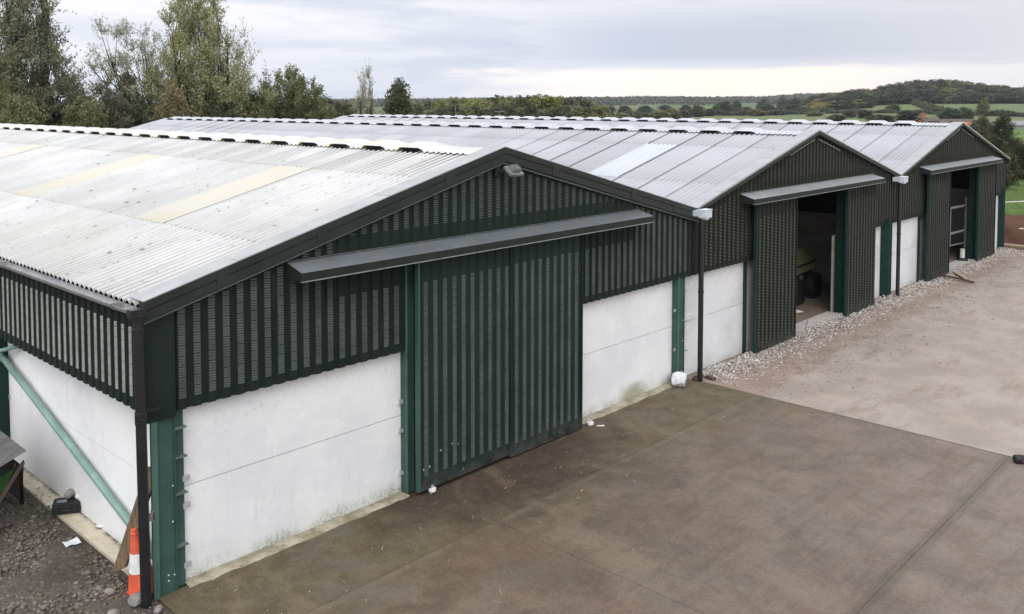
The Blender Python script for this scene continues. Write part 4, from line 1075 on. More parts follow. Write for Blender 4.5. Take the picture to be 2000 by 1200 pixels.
# steel flat at farthest barn, stick at middle barn, drain debris
b = MB(); b.bar((27.35, -.20, .10), (26.95, -1.35, .05), .10, .035); tag(b.build('iron_flat', MAT['rust']), 'rusty brown bar lying on rubble before the farthest barn door', 'bar')
b = MB(); b.bar((28.4, -.35, .06), (27.4, -1.0, .06), .14, .03); tag(b.build('pale_board', MAT['timberpale']), 'pale board lying on rubble before the farthest barn doorway', 'board')
b = MB(); b.tube([(16.95, -.22, .0), (17.0, -.2, .22), (17.06, -.22, .34)], .008, 6); tag(b.build('bent_rod', MAT['rust']), 'thin bent rod sticking up from the rubble at the middle barn doorway', 'rod')
lump('mud_lump', (11.93, -.38, .02), (.15, .08, .045), MAT['rust'], 'dark mud lump at the foot of the valley drainpipe', 'mud', 41)
lump('mud_lump', (11.66, -.22, .03), (.12, .09, .05), MAT['rust'], 'brown mud lump beside the green column and drainpipe', 'mud', 42)
# timber edging and soil heap beyond the last barn
b = MB(); b.box(35.75, 35.95, -2.6, .6, .10, .16); b.bar((35.85, .6, .13), (35.85, -3.2, .13), .26, .05)
tag(b.build('edging_board', MAT['timberpale']), 'pale timber edging board beside the red soil heap', 'board')
b = MB(); b.box(35.6, 35.74, -3.2, .5, 0, .11); tag(b.build('timber_sleeper', MAT['timber']), 'brown timber sleeper below the pale edging board', 'sleeper')
def heap():
    nx, ny = 60, 60; rng = np.random.default_rng(12); xs = np.linspace(36.1, 45, nx); ys = np.linspace(-7, 4.5, ny); X, Y = np.meshgrid(xs, ys, indexing='ij')
    H = .62*smooth(36.1, 37.4, X)*smooth(45, 42, X)*smooth(-7, -5, Y)*smooth(4.5, 3, Y)
    H = H*(1+.25*np.sin(X*2.1+Y)+.2*np.sin(Y*2.7-X))+rng.normal(0, .03, X.shape)*(H > .02)
    V = np.stack([X, Y, H-.03], -1).reshape(-1, 3); i, j = np.meshgrid(np.arange(nx-1), np.arange(ny-1), indexing='ij'); b = (i*ny+j).ravel()
    o = quads_object('soil_heap', V, np.stack([b, b+ny, b+ny+1, b+1], -1), MAT['heap'], smooth=True); tag(o, 'heap of red brown soil beyond the farthest barn', 'soil heap')
heap()
for k, (x, y, s) in enumerate(((37.2, -.6, .16), (38.5, .0, .10), (37.0, -1.7, .12), (38.9, -1.6, .14))):
    lump('stone', (x, y, .45), (s, s, s*.6), MAT['rubble'], ['largest pale stone on the red soil heap', 'small pale stone on the far side of the red soil heap', 'pale stone on the near slope of the red soil heap', 'pale stone high on the red soil heap'][k], 'stone', 50+k)
# electric fence tape across the field
r = empty('rope_fence', (44, 2, 0))
b = MB(); pts = [(40.5-44, 7-2, .98), (46.2-44, 2.8-2, .78), (52-44, -1.5-2, .98), (58-44, -6-2, .98)]; b.tube(pts, .022, 6); b.build('rope', MAT['white'], r)
for x, y in ((40.5, 7), (52, -1.5), (58, -6)):
    b = MB(); b.tube([(x-44, y-2, 0), (x-44, y-2, 1.05)], .02, 6); b.build('fence_stake', MAT['white'], r)
tag(r, 'white tape fence strung low across the green field', 'fence')
# ---- inside the middle barn: small yellow machine
def machine():
    r = empty('loader', (20.75, 2.25, -.14), radians(4))
    b = MB()
    b.box(-1.0, 1.0, -.65, .65, .95, 1.18); b.add([(-1.0, -.62, 1.18), (1.05, -.62, 1.18), (1.05, .62, 1.18), (-1.0, .62, 1.18), (-.9, -.5, 1.72), (.55, -.5, 1.62), (.55, .5, 1.62), (-.9, .5, 1.72)],
          [(4, 5, 6, 7), (0, 1, 5, 4), (1, 2, 6, 5), (2, 3, 7, 6), (3, 0, 4, 7)])
    b.build('bonnet', MAT['yellow'], r, False)
    b = MB(); b.box(-1.02, 1.03, -.67, .67, 1.16, 1.205); b.box(-.9, .95, -.55, .55, .45, .95); b.build('chassis', MAT['black'], r)
    for x, y in ((-.7, -.72), (.7, -.72), (-.7, .72), (.7, .72)):
        b = MB(); b.lathe([(.30, -.12), (.42, -.12), (.44, -.08), (.44, .08), (.42, .12), (.30, .12)], n=24); b.v = [(x+a, y+c, .44+b_) for a, b_, c in b.v]; w_ = b.build('wheel', MAT['black'], r)
        b = MB(); b.lathe([(.22, -.13), (.22, .13)], n=16); b.v = [(x+a, y+c, .44+b_) for a, b_, c in b.v]; b.build('rim', MAT['black'], w_)
    b = MB(); b.box(-.30, -.02, -.67, -.655, .6, .9); b.build('lamp_panel', MAT['galvdull'], r)
    b = MB(); b.bar((-.8, -.3, 1.7), (-.8, -.3, 2.3), .05, .05); b.bar((-.8, .3, 1.7), (-.8, .3, 2.3), .05, .05); b.box(-1.0, .2, -.45, .45, 2.3, 2.36); b.build('roll_bar', MAT['black'], r)
    tag(r, 'dull yellow and black wheeled machine parked inside the middle barn', 'machine')
machine()
b = MB(); b.bar((17.6, 1.1, 2.05), (22.6, 3.6, .9), .09, .14); tag(b.build('slanting_beam', MAT['rust']), 'dark beam slanting down across the middle barn interior', 'beam')
o = lump('pale_debris', (18.9, 1.0, .05), (.35, .10, .05), MAT['rubble'], 'pale broken slab on the floor inside the middle barn', 'debris', 61)
# ---- inside the farthest barn: gate, bin
def gate():
    r = empty('metal_gate', (30.05, .28, 0)); 
    b = MB(); T = .024
    b.tube([(1.70, 0, .0), (1.70, 0, 2.35)], .062, 12); b.build('gate_post', MAT['galvdull'], r)
    b = MB(); 
    for z in (2.08, 1.15): b.tube([(-1.9, 0, z+.04), (1.66, 0, z-.04)], .045, 10)
    b.tube([(-.15, 0, .72), (1.66, 0, .64)], T, 8)
    for x in (-.15, -1.9): b.tube([(x, 0, .68), (x, 0, 2.12)], T*1.3, 8)
    b.build('gate_rails', MAT['galvdull'], r); tag(r, 'dull galvanised metal gate in the doorway of the farthest barn', 'gate')
gate()
b = MB(); b.obox((31.35, .25, .24), (.015, .045, 0), (-.05, .02, 0), (.07, .02, .20)); b.obox((31.48, .27, .24), (.08, .02, 0), (.0, .12, 0), (.05, .0, .20), 1); b.obox((31.2, .2, .09), (.28, .1, 0), (-.05, .15, 0), (0, 0, .03), 1)
tag(b.build('tipped_bin', [MAT['white'], MAT['black']]), 'black and white bin tipped over inside the farthest barn doorway', 'bin')
# ---------------------------------------------------------------- vegetation
def leaves(rng, C, n, sig, size, asp=.55, up=0.0):
    """n leaf quads around each centre in C (k,3); sig = (sx, sy, sz) array or tuple"""
    k = len(C); N_ = k*n
    g = rng.normal(0, 1, (N_, 3)); gl = np.linalg.norm(g, axis=1)[:, None]; g = g/np.maximum(gl/1.9, 1)
    c = np.repeat(C, n, 0)+g*np.asarray(sig)
    a = rng.normal(0, 1, (N_, 3)); a[:, 2] += up*2; a /= np.linalg.norm(a, axis=1)[:, None]
    b = np.cross(a, rng.normal(0, 1, (N_, 3))); b /= np.linalg.norm(b, axis=1)[:, None]
    s = size*rng.uniform(.6, 1.35, (N_, 1)); a = a*s; b = b*s*asp
    V = np.stack([c-a-b*.3, c+b-a*.1, c+a+b*.2, c-b+a*.1], 1)
    return V.reshape(-1, 3)
def tree(name, loc, H, R, prof, leafm, seed, ncl=120, nl=60, csig=.35, size=.14, trunk=.18, z0=.25, limbs=26, stems=1, up=0.0, lean=(0, 0), lump=.28, vs=1.0, label=None, cat='tree', group=None, shell=.55, tw=0.0, fill=.25):
    """clumps set in a measured outline; each clump is a spray of twigs carrying leaves, hung on limbs"""
    rng = np.random.default_rng(seed)
    root = empty(name, loc)
    hs, rs = zip(*prof)
    h = rng.uniform(0, 1, ncl*4)
    w = np.interp(h, hs, rs)**1.3+.03; keep = rng.random(ncl*4) < w/w.max(); h = h[keep][:ncl]; K = len(h)
    th = rng.uniform(0, 2*pi, K); ph = rng.uniform(0, 6, 6)
    lm = 1+lump*(np.sin(2*th+5*h+ph[0])+.7*np.sin(3*th-9*h+ph[1])+.6*np.sin(5*th+14*h+ph[2]))*.5
    rr = np.interp(h, hs, rs)*R*lm*(shell+(1-shell)*rng.random(K))*rng.random(K)**.33
    C = np.stack([rr*np.cos(th)+lean[0]*h**1.5, rr*np.sin(th)+lean[1]*h**1.5, H*(z0+(1-z0)*h)], -1)
    C[:, 2] += rng.normal(0, .015*H, K)
    dens = np.clip(rng.lognormal(-.1, .5, K), .3, 2.2); rad = csig*np.clip(rng.lognormal(0, .3, K), .55, 1.7)
    b = MB()
    if tw > 0:
        nt = 9; P0 = []; D0 = []; Ln = []
        out = C-np.array([lean[0]*.4, lean[1]*.4, H*.25]); out /= np.linalg.norm(out, axis=1)[:, None]
        T0 = np.repeat(C, nt, 0)+rng.normal(0, .25, (K*nt, 3))*np.repeat(rad, nt)[:, None]
        dr = np.repeat(out, nt, 0)*.8+rng.normal(0, .45, (K*nt, 3))+np.array([0, 0, up]); dr /= np.linalg.norm(dr, axis=1)[:, None]
        L = tw*rng.uniform(.5, 1.3, K*nt); droop = rng.uniform(.0, .35, K*nt)*(1-.6*up)
        m = max(4, int(nl/nt)); tt = rng.random((K*nt, m))**.8
        keepm = rng.random((K*nt, m)) < np.repeat(dens, nt)[:, None]/1.4
        pts = T0[:, None, :]+dr[:, None, :]*(tt*L[:, None])[..., None]; pts[..., 2] -= droop[:, None]*(tt*L[:, None])**2
        pts += rng.normal(0, size*.9, pts.shape); pts = pts[keepm]
        V = leaves(rng, pts, 1, (1e-4,)*3, size, .42, up*.3)
        e = T0+dr*L[:, None]; e[:, 2] -= droop*L**2; md = T0+dr*L[:, None]*.5; md[:, 2] -= droop*(L*.5)**2
        sd_ = np.cross(dr, rng.normal(0, 1, dr.shape)); sd_ /= np.linalg.norm(sd_, axis=1)[:, None]; sd_ *= .009
        TV = np.stack([T0-sd_, T0+sd_, md+sd_*.7, md-sd_*.7, md-sd_*.7, md+sd_*.7, e+sd_*.2, e-sd_*.2], 1).reshape(-1, 3)
        b.add(TV, [tuple(range(q, q+4)) for q in range(0, len(TV), 4)])
    else:
        n_ = np.maximum((nl*dens).astype(int), 4); CC = np.repeat(C, n_, 0)
        V = leaves(rng, CC, 1, np.repeat(rad, n_)[:, None]*np.array([1, 1, vs]), size, .6, up)
    quads_object('crown', V, np.arange(len(V)).reshape(-1, 4), leafm, root)
    st = []
    for s in range(stems):
        a = 2*pi*s/max(stems, 1)+rng.uniform(0, 1); sp = (.0 if stems == 1 else R*.42)
        p0 = Vector((cos(a)*trunk*.6*(stems > 1), sin(a)*trunk*.6*(stems > 1), -.1)); p3 = Vector((cos(a)*sp+lean[0]*.6, sin(a)*sp+lean[1]*.6, H*.82))
        m1 = p0.lerp(p3, .35)+Vector((rng.normal(0, .04*R), rng.normal(0, .04*R), 0)); m2 = p0.lerp(p3, .7)+Vector((rng.normal(0, .05*R), rng.normal(0, .05*R), 0))
        b.tube([p0, m1, m2, p3], [trunk, trunk*.7, trunk*.42, trunk*.10], 8); st.append((p0, m1, m2, p3))
    pick = rng.choice(K, min(limbs, K), replace=False)
    for q in pick:
        c = Vector(C[q]); s = min(st, key=lambda s_: (Vector((s_[3].x, s_[3].y))-Vector((c.x, c.y))).length)
        zb = max(c.z-rng.uniform(.15, .35)*H, H*.10); zb = min(zb, H*.75); t_ = min(zb/(H*.82), .95)
        base = s[0].lerp(s[1], t_/.35) if t_ < .35 else (s[1].lerp(s[2], (t_-.35)/.35) if t_ < .7 else s[2].lerp(s[3], (t_-.7)/.3))
        mid = base.lerp(c, .5)+Vector((0, 0, -.03*H)); b.tube([base, mid, c], [trunk*.26, trunk*.15, trunk*.05], 5, cap=False)
    b.build('trunk', MAT['bark'], root)
    if label: tag(root, label, cat, group)
    return root
def copy_tree(o, loc, rz, s, label=None, group=None):
    c = o.copy(); COL.objects.link(c); c.location = loc; c.rotation_euler = (0, 0, rz); c.scale = s
    for ch in o.children:
        d = ch.copy(); COL.objects.link(d); d.parent = c
    if label: c['label'] = label
    if group: c['group'] = group
    return c
ROUND = [(0, .55), (.2, .9), (.45, 1), (.7, .85), (.88, .55), (1, .18)]
TALL = [(0, .5), (.25, .95), (.5, 1), (.75, .72), (.9, .45), (1, .15)]
FAN = [(0, .32), (.2, .62), (.45, .95), (.65, 1), (.85, .72), (1, .30)]
POP = [(0, .9), (.3, 1), (.6, .75), (.85, .45), (1, .12)]
def px2m(px, D): return px/FPX*D
def hgt(v, D): return CAM[2]+(201-v)/FPX*D
def T(uc, vtop, wpx, D, prof, lf, seed, label, name='tree', **k):
    H = hgt(vtop, D); loc = at_dist(uc, D); R = px2m(wpx/2, D)
    return tree(name, loc, H, R, prof, LF[lf], seed, label=label, **k)
right = Vector((r2.x, r2.y))
def ln(px, D): m = px2m(px, D); return (right.x*m, right.y*m)
# big trees, left background
T(-28, -80, 150, 60, TALL, 'olive', 101, 'tall olive tree cut by the left edge of the view', ncl=320, nl=150, csig=.50, size=.080, trunk=.28, z0=.18, limbs=60, tw=.95, up=.2)
T(66, -70, 215, 57, [(0, .55), (.12, .92), (.25, 1), (.40, .80), (.6, .52), (.8, .36), (1, .2)], 'grey2', 102, 'tall grey-green tree second from the left edge', ncl=330, nl=165, csig=.42, size=.072, trunk=.24, z0=.27, limbs=100, shell=.30, stems=2, tw=.95, up=.1)
T(290, 62, 185, 62, [(0, .3), (.2, .6), (.45, .95), (.65, 1), (.85, .8), (1, .45)], 'grey', 103, 'thin grey-green willow leaning left beside the big willow', ncl=170, nl=135, csig=.42, size=.066, trunk=.20, z0=.22, limbs=80, lean=ln(-48, 62), shell=.4, stems=3, tw=.85, up=.1)
T(413, 2, 262, 60, [(0, .35), (.12, .66), (.28, .93), (.44, 1), (.60, .84), (.80, .56), (1, .30)], 'willow', 104, 'big spreading willow with many upright stems above the barn roof', ncl=520, nl=180, csig=.40, size=.076, trunk=.18, z0=.14, limbs=200, stems=6, up=.75, shell=.30, lean=ln(-34, 60), tw=1.15)
T(572, 142, 150, 66, ROUND, 'olive2', 105, 'rounded olive-green tree right of the big willow', ncl=300, nl=165, csig=.38, size=.088, trunk=.20, z0=.08, limbs=60, up=.8, tw=.75)
T(518, 156, 60, 69, ROUND, 'olive2', 106, 'smaller olive tree between the big willow and rounded tree', ncl=100, nl=140, csig=.40, size=.085, trunk=.15, z0=.08, limbs=20, up=.6, tw=.7)
T(640, 192, 80, 72, ROUND, 'brown', 107, 'low brownish tree at the right foot of the rounded tree', ncl=90, nl=120, csig=.38, size=.09, trunk=.12, z0=.02, limbs=20, tw=.6, up=.3)
T(716, 138, 84, 80, POP, 'grey', 108, 'slender thin pale grey tree standing by itself against the sky', ncl=120, nl=110, csig=.36, size=.066, trunk=.14, z0=.14, limbs=80, stems=3, up=1.3, shell=.3, tw=.9)
T(775, 161, 68, 84, ROUND, 'dark', 109, 'dark green tree right of the slender grey tree', ncl=110, nl=110, csig=.40, size=.12, trunk=.18, z0=.05, limbs=24)
T(690, 202, 74, 82, ROUND, 'olive2', 110, 'low bush at the foot of the slender grey tree', ncl=70, nl=90, csig=.40, size=.12, trunk=.10, z0=.0, limbs=12, name='bush', cat='bush')
bl = [(15, 178, 120, 54, 'olive', 'olive bush at the far left above the barn ridge'), (75, 160, 120, 58, 'dark', 'dark bush below the tall grey-green tree'), (130, 150, 110, 61, 'dark', 'dark bush rising left of the brown bush'),
      (205, 164, 110, 55, 'brown', 'dark brown rounded bush between the two big trees'), (250, 150, 80, 62, 'grey2', 'grey-green bush under the leaning willow'), (335, 184, 110, 53, 'autumn', 'orange-tinted autumn bush in front of the big willow'),
      (285, 195, 90, 57, 'dark', 'dark bush left of the orange-tinted bush'), (430, 196, 130, 57, 'dark', 'dark bush at the foot of the big willow'), (495, 190, 90, 59, 'dark', 'dark bush between the willow and the rounded tree'),
      (610, 196, 90, 70, 'olive2', 'low green bush right of the rounded tree, nearest it'), (665, 205, 80, 74, 'dark', 'low dark bush left of the slender grey tree'), (470, 178, 80, 63, 'willow', 'pale bushy growth under the right side of the big willow'),
      (40, 200, 90, 50, 'olive', 'lowest olive bush at the far left beside the roof'), (165, 190, 100, 52, 'olive', 'low olive bush in front of the dark bushes'), (560, 205, 120, 60, 'dark', 'dark bush under the rounded olive tree')]
for k, (uc, vt, w, D, lf, lab) in enumerate(bl):
    T(uc, vt, w, D, ROUND, lf, 130+k, lab, name='bush', cat='bush', ncl=130, nl=130, csig=.42, size=.095, tw=.55, up=.3, trunk=.12, z0=.02, limbs=14, group='bushes behind the barns')
# tree belt
DB = 190
protos = []
for k, (lf, nm) in enumerate((('yellow', 'yellow-green'), ('dark', 'dark green'), ('olive', 'olive green'), ('far', 'dull green'), ('gold', 'golden'), ('brown', 'brownish'))):
    p = tree('tree', (0, 0, 0), 8, 3.0, ROUND, LF[lf], 200+k, ncl=85, nl=85, csig=.52, size=.27, trunk=.16, z0=.02, limbs=8); protos.append(p); tag(p, 'x', 'tree')
used = set()
def plant(pi, uc, vtop, w, D, label, group, zb=0.0, seed=0):
    rng = random.Random(seed*77+int(uc*3)); loc = at_dist(uc, D); loc.z = zb-.1
    H = max(2.2, hgt(vtop, D)-zb); sx = px2m(w/2, D)/3.0
    if pi not in used:
        used.add(pi); o = protos[pi]; o.location = loc; o.scale = (sx, sx, H/8.8); o.rotation_euler = (0, 0, rng.uniform(0, 6)); o['label'] = label; o['group'] = group; return o
    return copy_tree(protos[pi], loc, rng.uniform(0, 6), (sx, sx*rng.uniform(.9, 1.1), H/8.8), label, group)
rng = random.Random(5)
names = ['yellow-green', 'dark green', 'olive green', 'dull green', 'golden', 'brownish']
belt = [(812, 198, 2), (838, 199, 1), (862, 194, 0), (886, 189, 2), (908, 191, 0), (930, 192, 0), (950, 195, 2), (968, 190, 1), (990, 187, 2), (1012, 190, 1), (1032, 191, 1), (1050, 184, 0), (1072, 186, 0), (1092, 188, 0), (1112, 196, 5), (1130, 195, 5), (1150, 199, 0), (1170, 206, 2)]
for k, (uc, vt, pi) in enumerate(belt):
    plant(pi, uc, vt-4, rng.uniform(50, 66), DB+rng.uniform(-8, 25), '%s tree, number %d from the left in the taller row of the woodland belt' % (names[pi], k+1), 'trees in the woodland belt', 0, k)
for k in range(17):
    uc = 822+k*21.5; pi = (1, 2, 3, 1, 2)[k % 5]
    plant(pi, uc, 206+rng.uniform(-4, 4), rng.uniform(42, 56), DB-22+rng.uniform(-4, 4), '%s tree, number %d from the left in the low front row of the belt' % (names[pi], k+1), 'trees in the woodland belt', 0, 50+k)
# valley hedgerow trees
def ground_z(uc, D):
    d = ray(uc, 201); a = atan2(d.x, d.y); return float(far_height(np.array([a]), np.array([D]))[0])
val = [(1195, 216, 34, 250, 3), (1215, 220, 30, 260, 2), (1243, 222, 34, 300, 3), (1268, 218, 30, 330, 3), (1290, 214, 38, 300, 2), (1312, 210, 40, 310, 2), (1335, 216, 30, 330, 3), (1362, 206, 32, 380, 1), (1385, 212, 26, 400, 3),
       (1398, 206, 20, 430, 1), (1418, 197, 30, 420, 1), (1445, 212, 26, 420, 3), (1460, 208, 22, 430, 3), (1478, 212, 34, 400, 2), (1500, 204, 36, 420, 3), (1522, 208, 34, 410, 3), (1548, 204, 40, 420, 3), (1570, 206, 30, 430, 2), (1590, 215, 32, 360, 2), (1606, 208, 24, 400, 2),
       (1440, 196, 18, 620, 3), (1490, 194, 24, 640, 3), (1530, 192, 26, 640, 5), (1556, 192, 26, 640, 3), (1575, 194, 24, 600, 1), (1405, 200, 22, 650, 3), (1340, 206, 28, 520, 5), (1300, 205, 28, 560, 3), (1260, 206, 30, 560, 3), (1220, 207, 30, 560, 5), (1190, 206, 30, 560, 3)]
cnt = {True: 0, False: 0}
for k, (uc, vt, w, D, pi) in enumerate(sorted(val)):
    cnt[D > 500] += 1
    plant(pi, uc, vt, w, D, '%s tree, number %d from the left in the %s row of valley trees' % (names[pi], cnt[D > 500], 'farther' if D > 500 else 'nearer'), 'hedgerow trees in the valley', ground_z(uc, D), 100+k)
# wooded ridge on the right hill
def crest(u_): return float(np.interp(u_, [1590, 1610, 1640, 1680, 1700, 1730, 1760, 1800, 1850, 1880, 1900, 1930, 1960, 1980, 2010, 2060], [189, 184, 182, 178, 176, 172, 164, 162, 160, 162, 168, 172, 171, 178, 172, 176]))
k = 0
for row, (D, dv) in enumerate(((620, 0), (560, 7), (520, 15))):
    uu = 1592+row*7; q = 0
    while uu < 2060:
        q += 1; pi = rng.choice([3, 3, 5, 1, 3, 2]); 
        if uu < 1612 and row: pi = 4 if row == 1 else 4
        if row == 0 and 1730 < uu < 1760: pi = 5
        vt = crest(uu)+dv+rng.uniform(-2, 2); z = ground_z(uu, D)
        if uu < 1700: D2 = D-60
        else: D2 = D
        plant(pi, uu, vt, rng.uniform(26, 40), D2, '%s tree, number %d from the left in the %s row of the hilltop wood' % (names[pi], q, ('back', 'middle', 'front')[row]), 'trees of the wooded hill', ground_z(uu, D2), 300+k)
        uu += rng.uniform(13, 19); k += 1
# lone trees and hedges on the hill fields
for k, (uc, vt, w, D, pi, lab) in enumerate([(1856, 210, 34, 300, 1, 'dark rounded tree behind the farthest roof, left of the pair'), (1884, 209, 32, 302, 1, 'dark rounded tree behind the farthest roof, right of the pair'), (1690, 213, 30, 320, 3, 'dull green tree below the wood, left of the hedge line'), (1660, 214, 26, 330, 5, 'brownish tree below the wood at its left part'),
        (1745, 204, 26, 380, 1, 'dark tree standing where the wood meets the field'), (1773, 214, 44, 300, 3, 'dull green rounded tree just above the farthest roof ridge'), (1722, 222, 50, 280, 1, 'low dark tree along the farthest ridge'), (1635, 224, 36, 290, 1, 'low dark tree along the ridge, farther left')]):
    plant(pi, uc, vt, w, D, lab, 'lone trees below the hill', ground_z(uc, D), 400+k)
def hedge(name, a, c, h, w, lf, label, seed, n=900, size=.28):
    rg = np.random.default_rng(seed); t = rg.random(n)[:, None]; a = np.array(a); c = np.array(c)
    P = a*(1-t)+c*t; d = (c-a)[:2]/np.linalg.norm((c-a)[:2]); nn = np.array([-d[1], d[0]])
    off = rg.normal(0, w*.3, (n, 1)); P[:, :2] += off*nn; P[:, 2] += rg.random(n)*h*(1+.3*np.sin(t[:, 0]*40))
    V = leaves(rg, P, 6, (.25, .25, .2), size); o = quads_object(name, V, np.arange(len(V)).reshape(-1, 4), LF[lf]); return tag(o, label, 'hedge')
def gp(uc, D): p = at_dist(uc, D); return (p.x, p.y, ground_z(uc, D))
hedge('hedge', gp(1785, 500), gp(1850, 330), 2.2, 2.0, 'dark', 'dark hedge running diagonally down the hill field', 1, 1500, .35)
hedge('hedge', gp(1924, 500), gp(1918, 340), 2.6, 2.0, 'dark', 'dark hedge between the two hill fields on the right', 2, 1300, .35)
hedge('hedge', gp(1600, 400), gp(2060, 330), 1.6, 2.0, 'far', 'long low hedge at the foot of the hill fields', 3, 3500, .3)
hedge('hedge', gp(1220, 430), gp(1600, 400), 1.5, 2.0, 'far', 'long low hedge crossing the valley floor', 4, 2500, .3)
# bushes right of the last barn
for k, (uc, vt, w, D, lf, lab, rf) in enumerate([(1972, 228, 80, 118, 'bushdark', 'broad dark bush mass near the right edge above the road', ROUND), (1925, 232, 60, 105, 'brown', 'thin brownish bush behind the farthest gable', ROUND),
        (1905, 246, 44, 90, 'brown', 'brown bush just right of the farthest gable peak', ROUND), (1955, 272, 60, 82, 'bushdark', 'dark green bush to the right of the farthest roof edge', ROUND), (1990, 268, 50, 86, 'dark', 'olive bush beside the dark bush at the right edge', ROUND),
        (1978, 300, 46, 74, 'dark', 'low olive bush at the top of the green field', ROUND), (1935, 290, 40, 78, 'bushdark', 'low dark bush hugging the farthest barn roof', ROUND), (2010, 282, 50, 80, 'bushdark', 'dark bush cut by the right edge', ROUND), (1962, 318, 30, 70, 'dark', 'lowest bush beside the corner of the farthest barn', ROUND)]):
    T(uc, vt, w, D, rf, lf, 500+k, lab, name='bush', cat='bush', ncl=130, nl=110, csig=.45, size=.10, tw=.5, up=.3, trunk=.10, z0=.0, limbs=14, group='bushes right of the barns')
# far woodland ridges
def farwood():
    rg = np.random.default_rng(9); n = 9000
    a = rg.uniform(.62, 1.30, n); R_ = rg.uniform(1150, 2300, n)
    # leave some fields open
    msk = (np.sin(a*61+R_*.006)+np.sin(a*23-R_*.011)) > -.55; a, R_ = a[msk], R_[msk]
    C = np.stack([CAM[0]+np.sin(a)*R_, CAM[1]+np.cos(a)*R_, far_height(a, R_)+3.0+rg.random(len(a))*4], -1)
    V = leaves(rg, C, 12, (5, 5, 2.0), 2.0, .8); o = quads_object('far_woodland', V, np.arange(len(V)).reshape(-1, 4), LF['far']); tag(o, 'distant woods along the low blue-green ridges', 'woodland', kind='stuff')
farwood()
# long grass on the field at the right
def grass():
    rg = np.random.default_rng(11); n = 26000; uu = rg.uniform(1940, 2080, n); D = 44+rg.random(n)**1.5*60
    P = np.array([at_dist(x, d) for x, d in zip(uu[:n:4], D[:n:4])]); P = np.repeat(P, 4, 0)[:n]+rg.normal(0, .35, (n, 3))*np.array([1, 1, 0]); P[:, 2] = 0
    hgt_ = rg.uniform(.05, .16, n); a = rg.uniform(0, pi, n); w = .02
    dx, dy = np.cos(a)*w, np.sin(a)*w; lx, ly = rg.normal(0, .03, n), rg.normal(0, .03, n)
    V = np.stack([np.stack([P[:, 0]-dx, P[:, 1]-dy, P[:, 2]-.04], -1), np.stack([P[:, 0]+dx, P[:, 1]+dy, P[:, 2]-.04], -1), np.stack([P[:, 0]+lx, P[:, 1]+ly, hgt_], -1)], 1).reshape(-1, 3)
    o = quads_object('grass', V, np.arange(len(V)).reshape(-1, 3), LF['grassy']); tag(o, 'rough green pasture grass beyond the farthest barn', 'grass', kind='stuff')
grass()
def weeds():
    rg = np.random.default_rng(21); C = []
    for cx, cy, r_, n_ in ((-.75, 1.35, .10, 60), (-.45, 3.3, .14, 70), (-1.6, -.6, .25, 80), (-.52, 3.9, .2, 60), (-1.2, .2, .1, 30)):
        C.append(np.stack([rg.normal(cx, r_, n_), rg.normal(cy, r_, n_), np.full(n_, .035)], -1))
    V = leaves(rg, np.vstack(C), 3, (.012, .012, .008), .014, .35, .4)
    tag(quads_object('weeds', V, np.arange(len(V)).reshape(-1, 4), LF['weed']), 'small green weeds sprouting on the dark soil by the white wall', 'weeds', kind='stuff')
LF['weed'] = leaf_mat('weed_leaves', (.07, .12, .03), (.10, .15, .045))
weeds()
# ---------------------------------------------------------------- buildings in the distance
def house(name, loc, rz, w, d, h, rh, wall, roof, label, chim=True, wins=True):
    r = empty(name, loc, rz)
    b = MB(); b.box(-w/2, w/2, -d/2, d/2, -1, h); b.add([(-w/2, -d/2, h), (-w/2, d/2, h), (-w/2, 0, h+rh), (w/2, -d/2, h), (w/2, d/2, h), (w/2, 0, h+rh)], [(0, 2, 1), (3, 4, 5)]); b.build('wall', wall, r)
    b = MB(); 
    for s in (-1, 1): b.add([(-w/2-.3, s*(d/2+.3), h-.2), (w/2+.3, s*(d/2+.3), h-.2), (w/2+.3, 0, h+rh+.12), (-w/2-.3, 0, h+rh+.12), (-w/2-.3, s*(d/2+.3), h-.08), (w/2+.3, s*(d/2+.3), h-.08), (w/2+.3, 0, h+rh+.24), (-w/2-.3, 0, h+rh+.24)], [(0, 1, 2, 3), (4, 7, 6, 5), (0, 4, 5, 1), (0, 3, 7, 4), (1, 5, 6, 2)])
    ro = b.build('roof', roof, r)
    if chim: b = MB(); b.box(-w/2+.1, -w/2+.9, -.35, .35, h+rh-.8, h+rh+1.1); b.lathe([(.12, 0), (.10, .35)], (-w/2+.5, 0, h+rh+1.1), 8); b.build('chimney', wall, ro)
    if wins:
        for x in (-w*.3, 0, w*.3):
            for s in (-1, 1):
                b = MB(); b.box(x-.45, x+.45, s*d/2-.04, s*d/2+.04, h*.5, h*.5+1.1); b.build('window', MAT['glass'], r)
    return tag(r, label, 'house')
p = at_dist(1812, 215); house('brick_house', (p.x, p.y, 0), -.55, 3.2, 3.6, 1.5, .9, MAT['brick'], MAT['slate'], 'small red brick house with a chimney just above the farthest ridge')
p = at_dist(1850, 225); house('low_outbuilding', (p.x, p.y, 0), -.75, 11, 4, 1.2, .7, MAT['brown_wall'], MAT['slate'], 'long brown-roofed outbuilding right of the brick chimney', False)
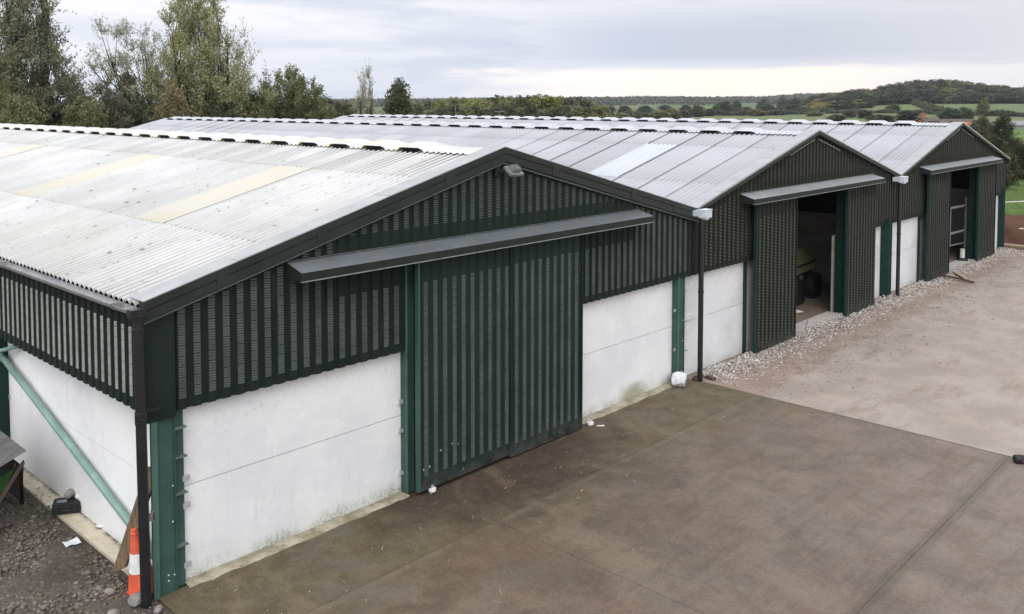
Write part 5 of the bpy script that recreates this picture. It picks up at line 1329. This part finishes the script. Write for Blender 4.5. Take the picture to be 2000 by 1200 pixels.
p = at_dist(1898, 190); house('brick_house', (p.x, p.y, 0), -.75, 3, 3, 1.1, .9, MAT['brick'], MAT['brickroof'], 'orange-roofed brick shed right of the farthest gable peak', False, False)
p = at_dist(1992, 235); house('metal_shed', (p.x, p.y, 0), -.6, 12, 8, .9, .5, MAT['render'], MAT['render'], 'pale grey shed at the right edge beyond the bushes', False, False)
# poles in front of the woodland belt
for uc, vt, D, arm, lab in ((890, 205, 150, 0, 'plain pale pole in front of the woodland belt'), (976, 217, 150, 1, 'short pole with a crossarm in front of the woodland belt')):
    p = at_dist(uc, D); r = empty('utility_pole', (p.x, p.y, 0)); H = hgt(vt, D)
    b = MB(); b.tube([(0, 0, -.2), (0, 0, H)], [.11, .08], 8); b.build('pole', MAT['galvdull'], r)
    if arm: b = MB(); b.bar((-right.x*.8, -right.y*.8, H-.1), (right.x*.8, right.y*.8, H-.1), .07, .09); b.build('crossarm', MAT['galvdull'], r)
    tag(r, lab, 'pole')
# lane beyond the field
b = MB(); a_, c_ = at_dist(1890, 165), at_dist(2120, 150); dd = (c_-a_).normalized(); nn = Vector((-dd.y, dd.x, 0))*1.6
b.add([a_-nn+Vector((0, 0, .03)), c_-nn+Vector((0, 0, .03)), c_+nn+Vector((0, 0, .03)), a_+nn+Vector((0, 0, .03))], [(0, 1, 2, 3)]); o = b.build('lane', MAT['road']); o['kind'] = 'structure'

# ---------------------------------------------------------------- air
def haze():
    b = MB(); b.box(-500, 2500, -80, 2500, -9, 60); m = bpy.data.materials.new('haze'); m.use_nodes = True; t = m.node_tree; t.nodes.clear()
    v = t.nodes.new('ShaderNodeVolumePrincipled'); v.inputs['Density'].default_value = HAZE; v.inputs['Color'].default_value = (.80, .88, 1, 1)
    v.inputs['Anisotropy'].default_value = .2
    o = t.nodes.new('ShaderNodeOutputMaterial'); t.links.new(v.outputs[0], o.inputs['Volume'])
    tag(b.build('haze', m), 'thin pale haze over the distant country', 'haze', kind='stuff')
HAZE = .00012
haze()
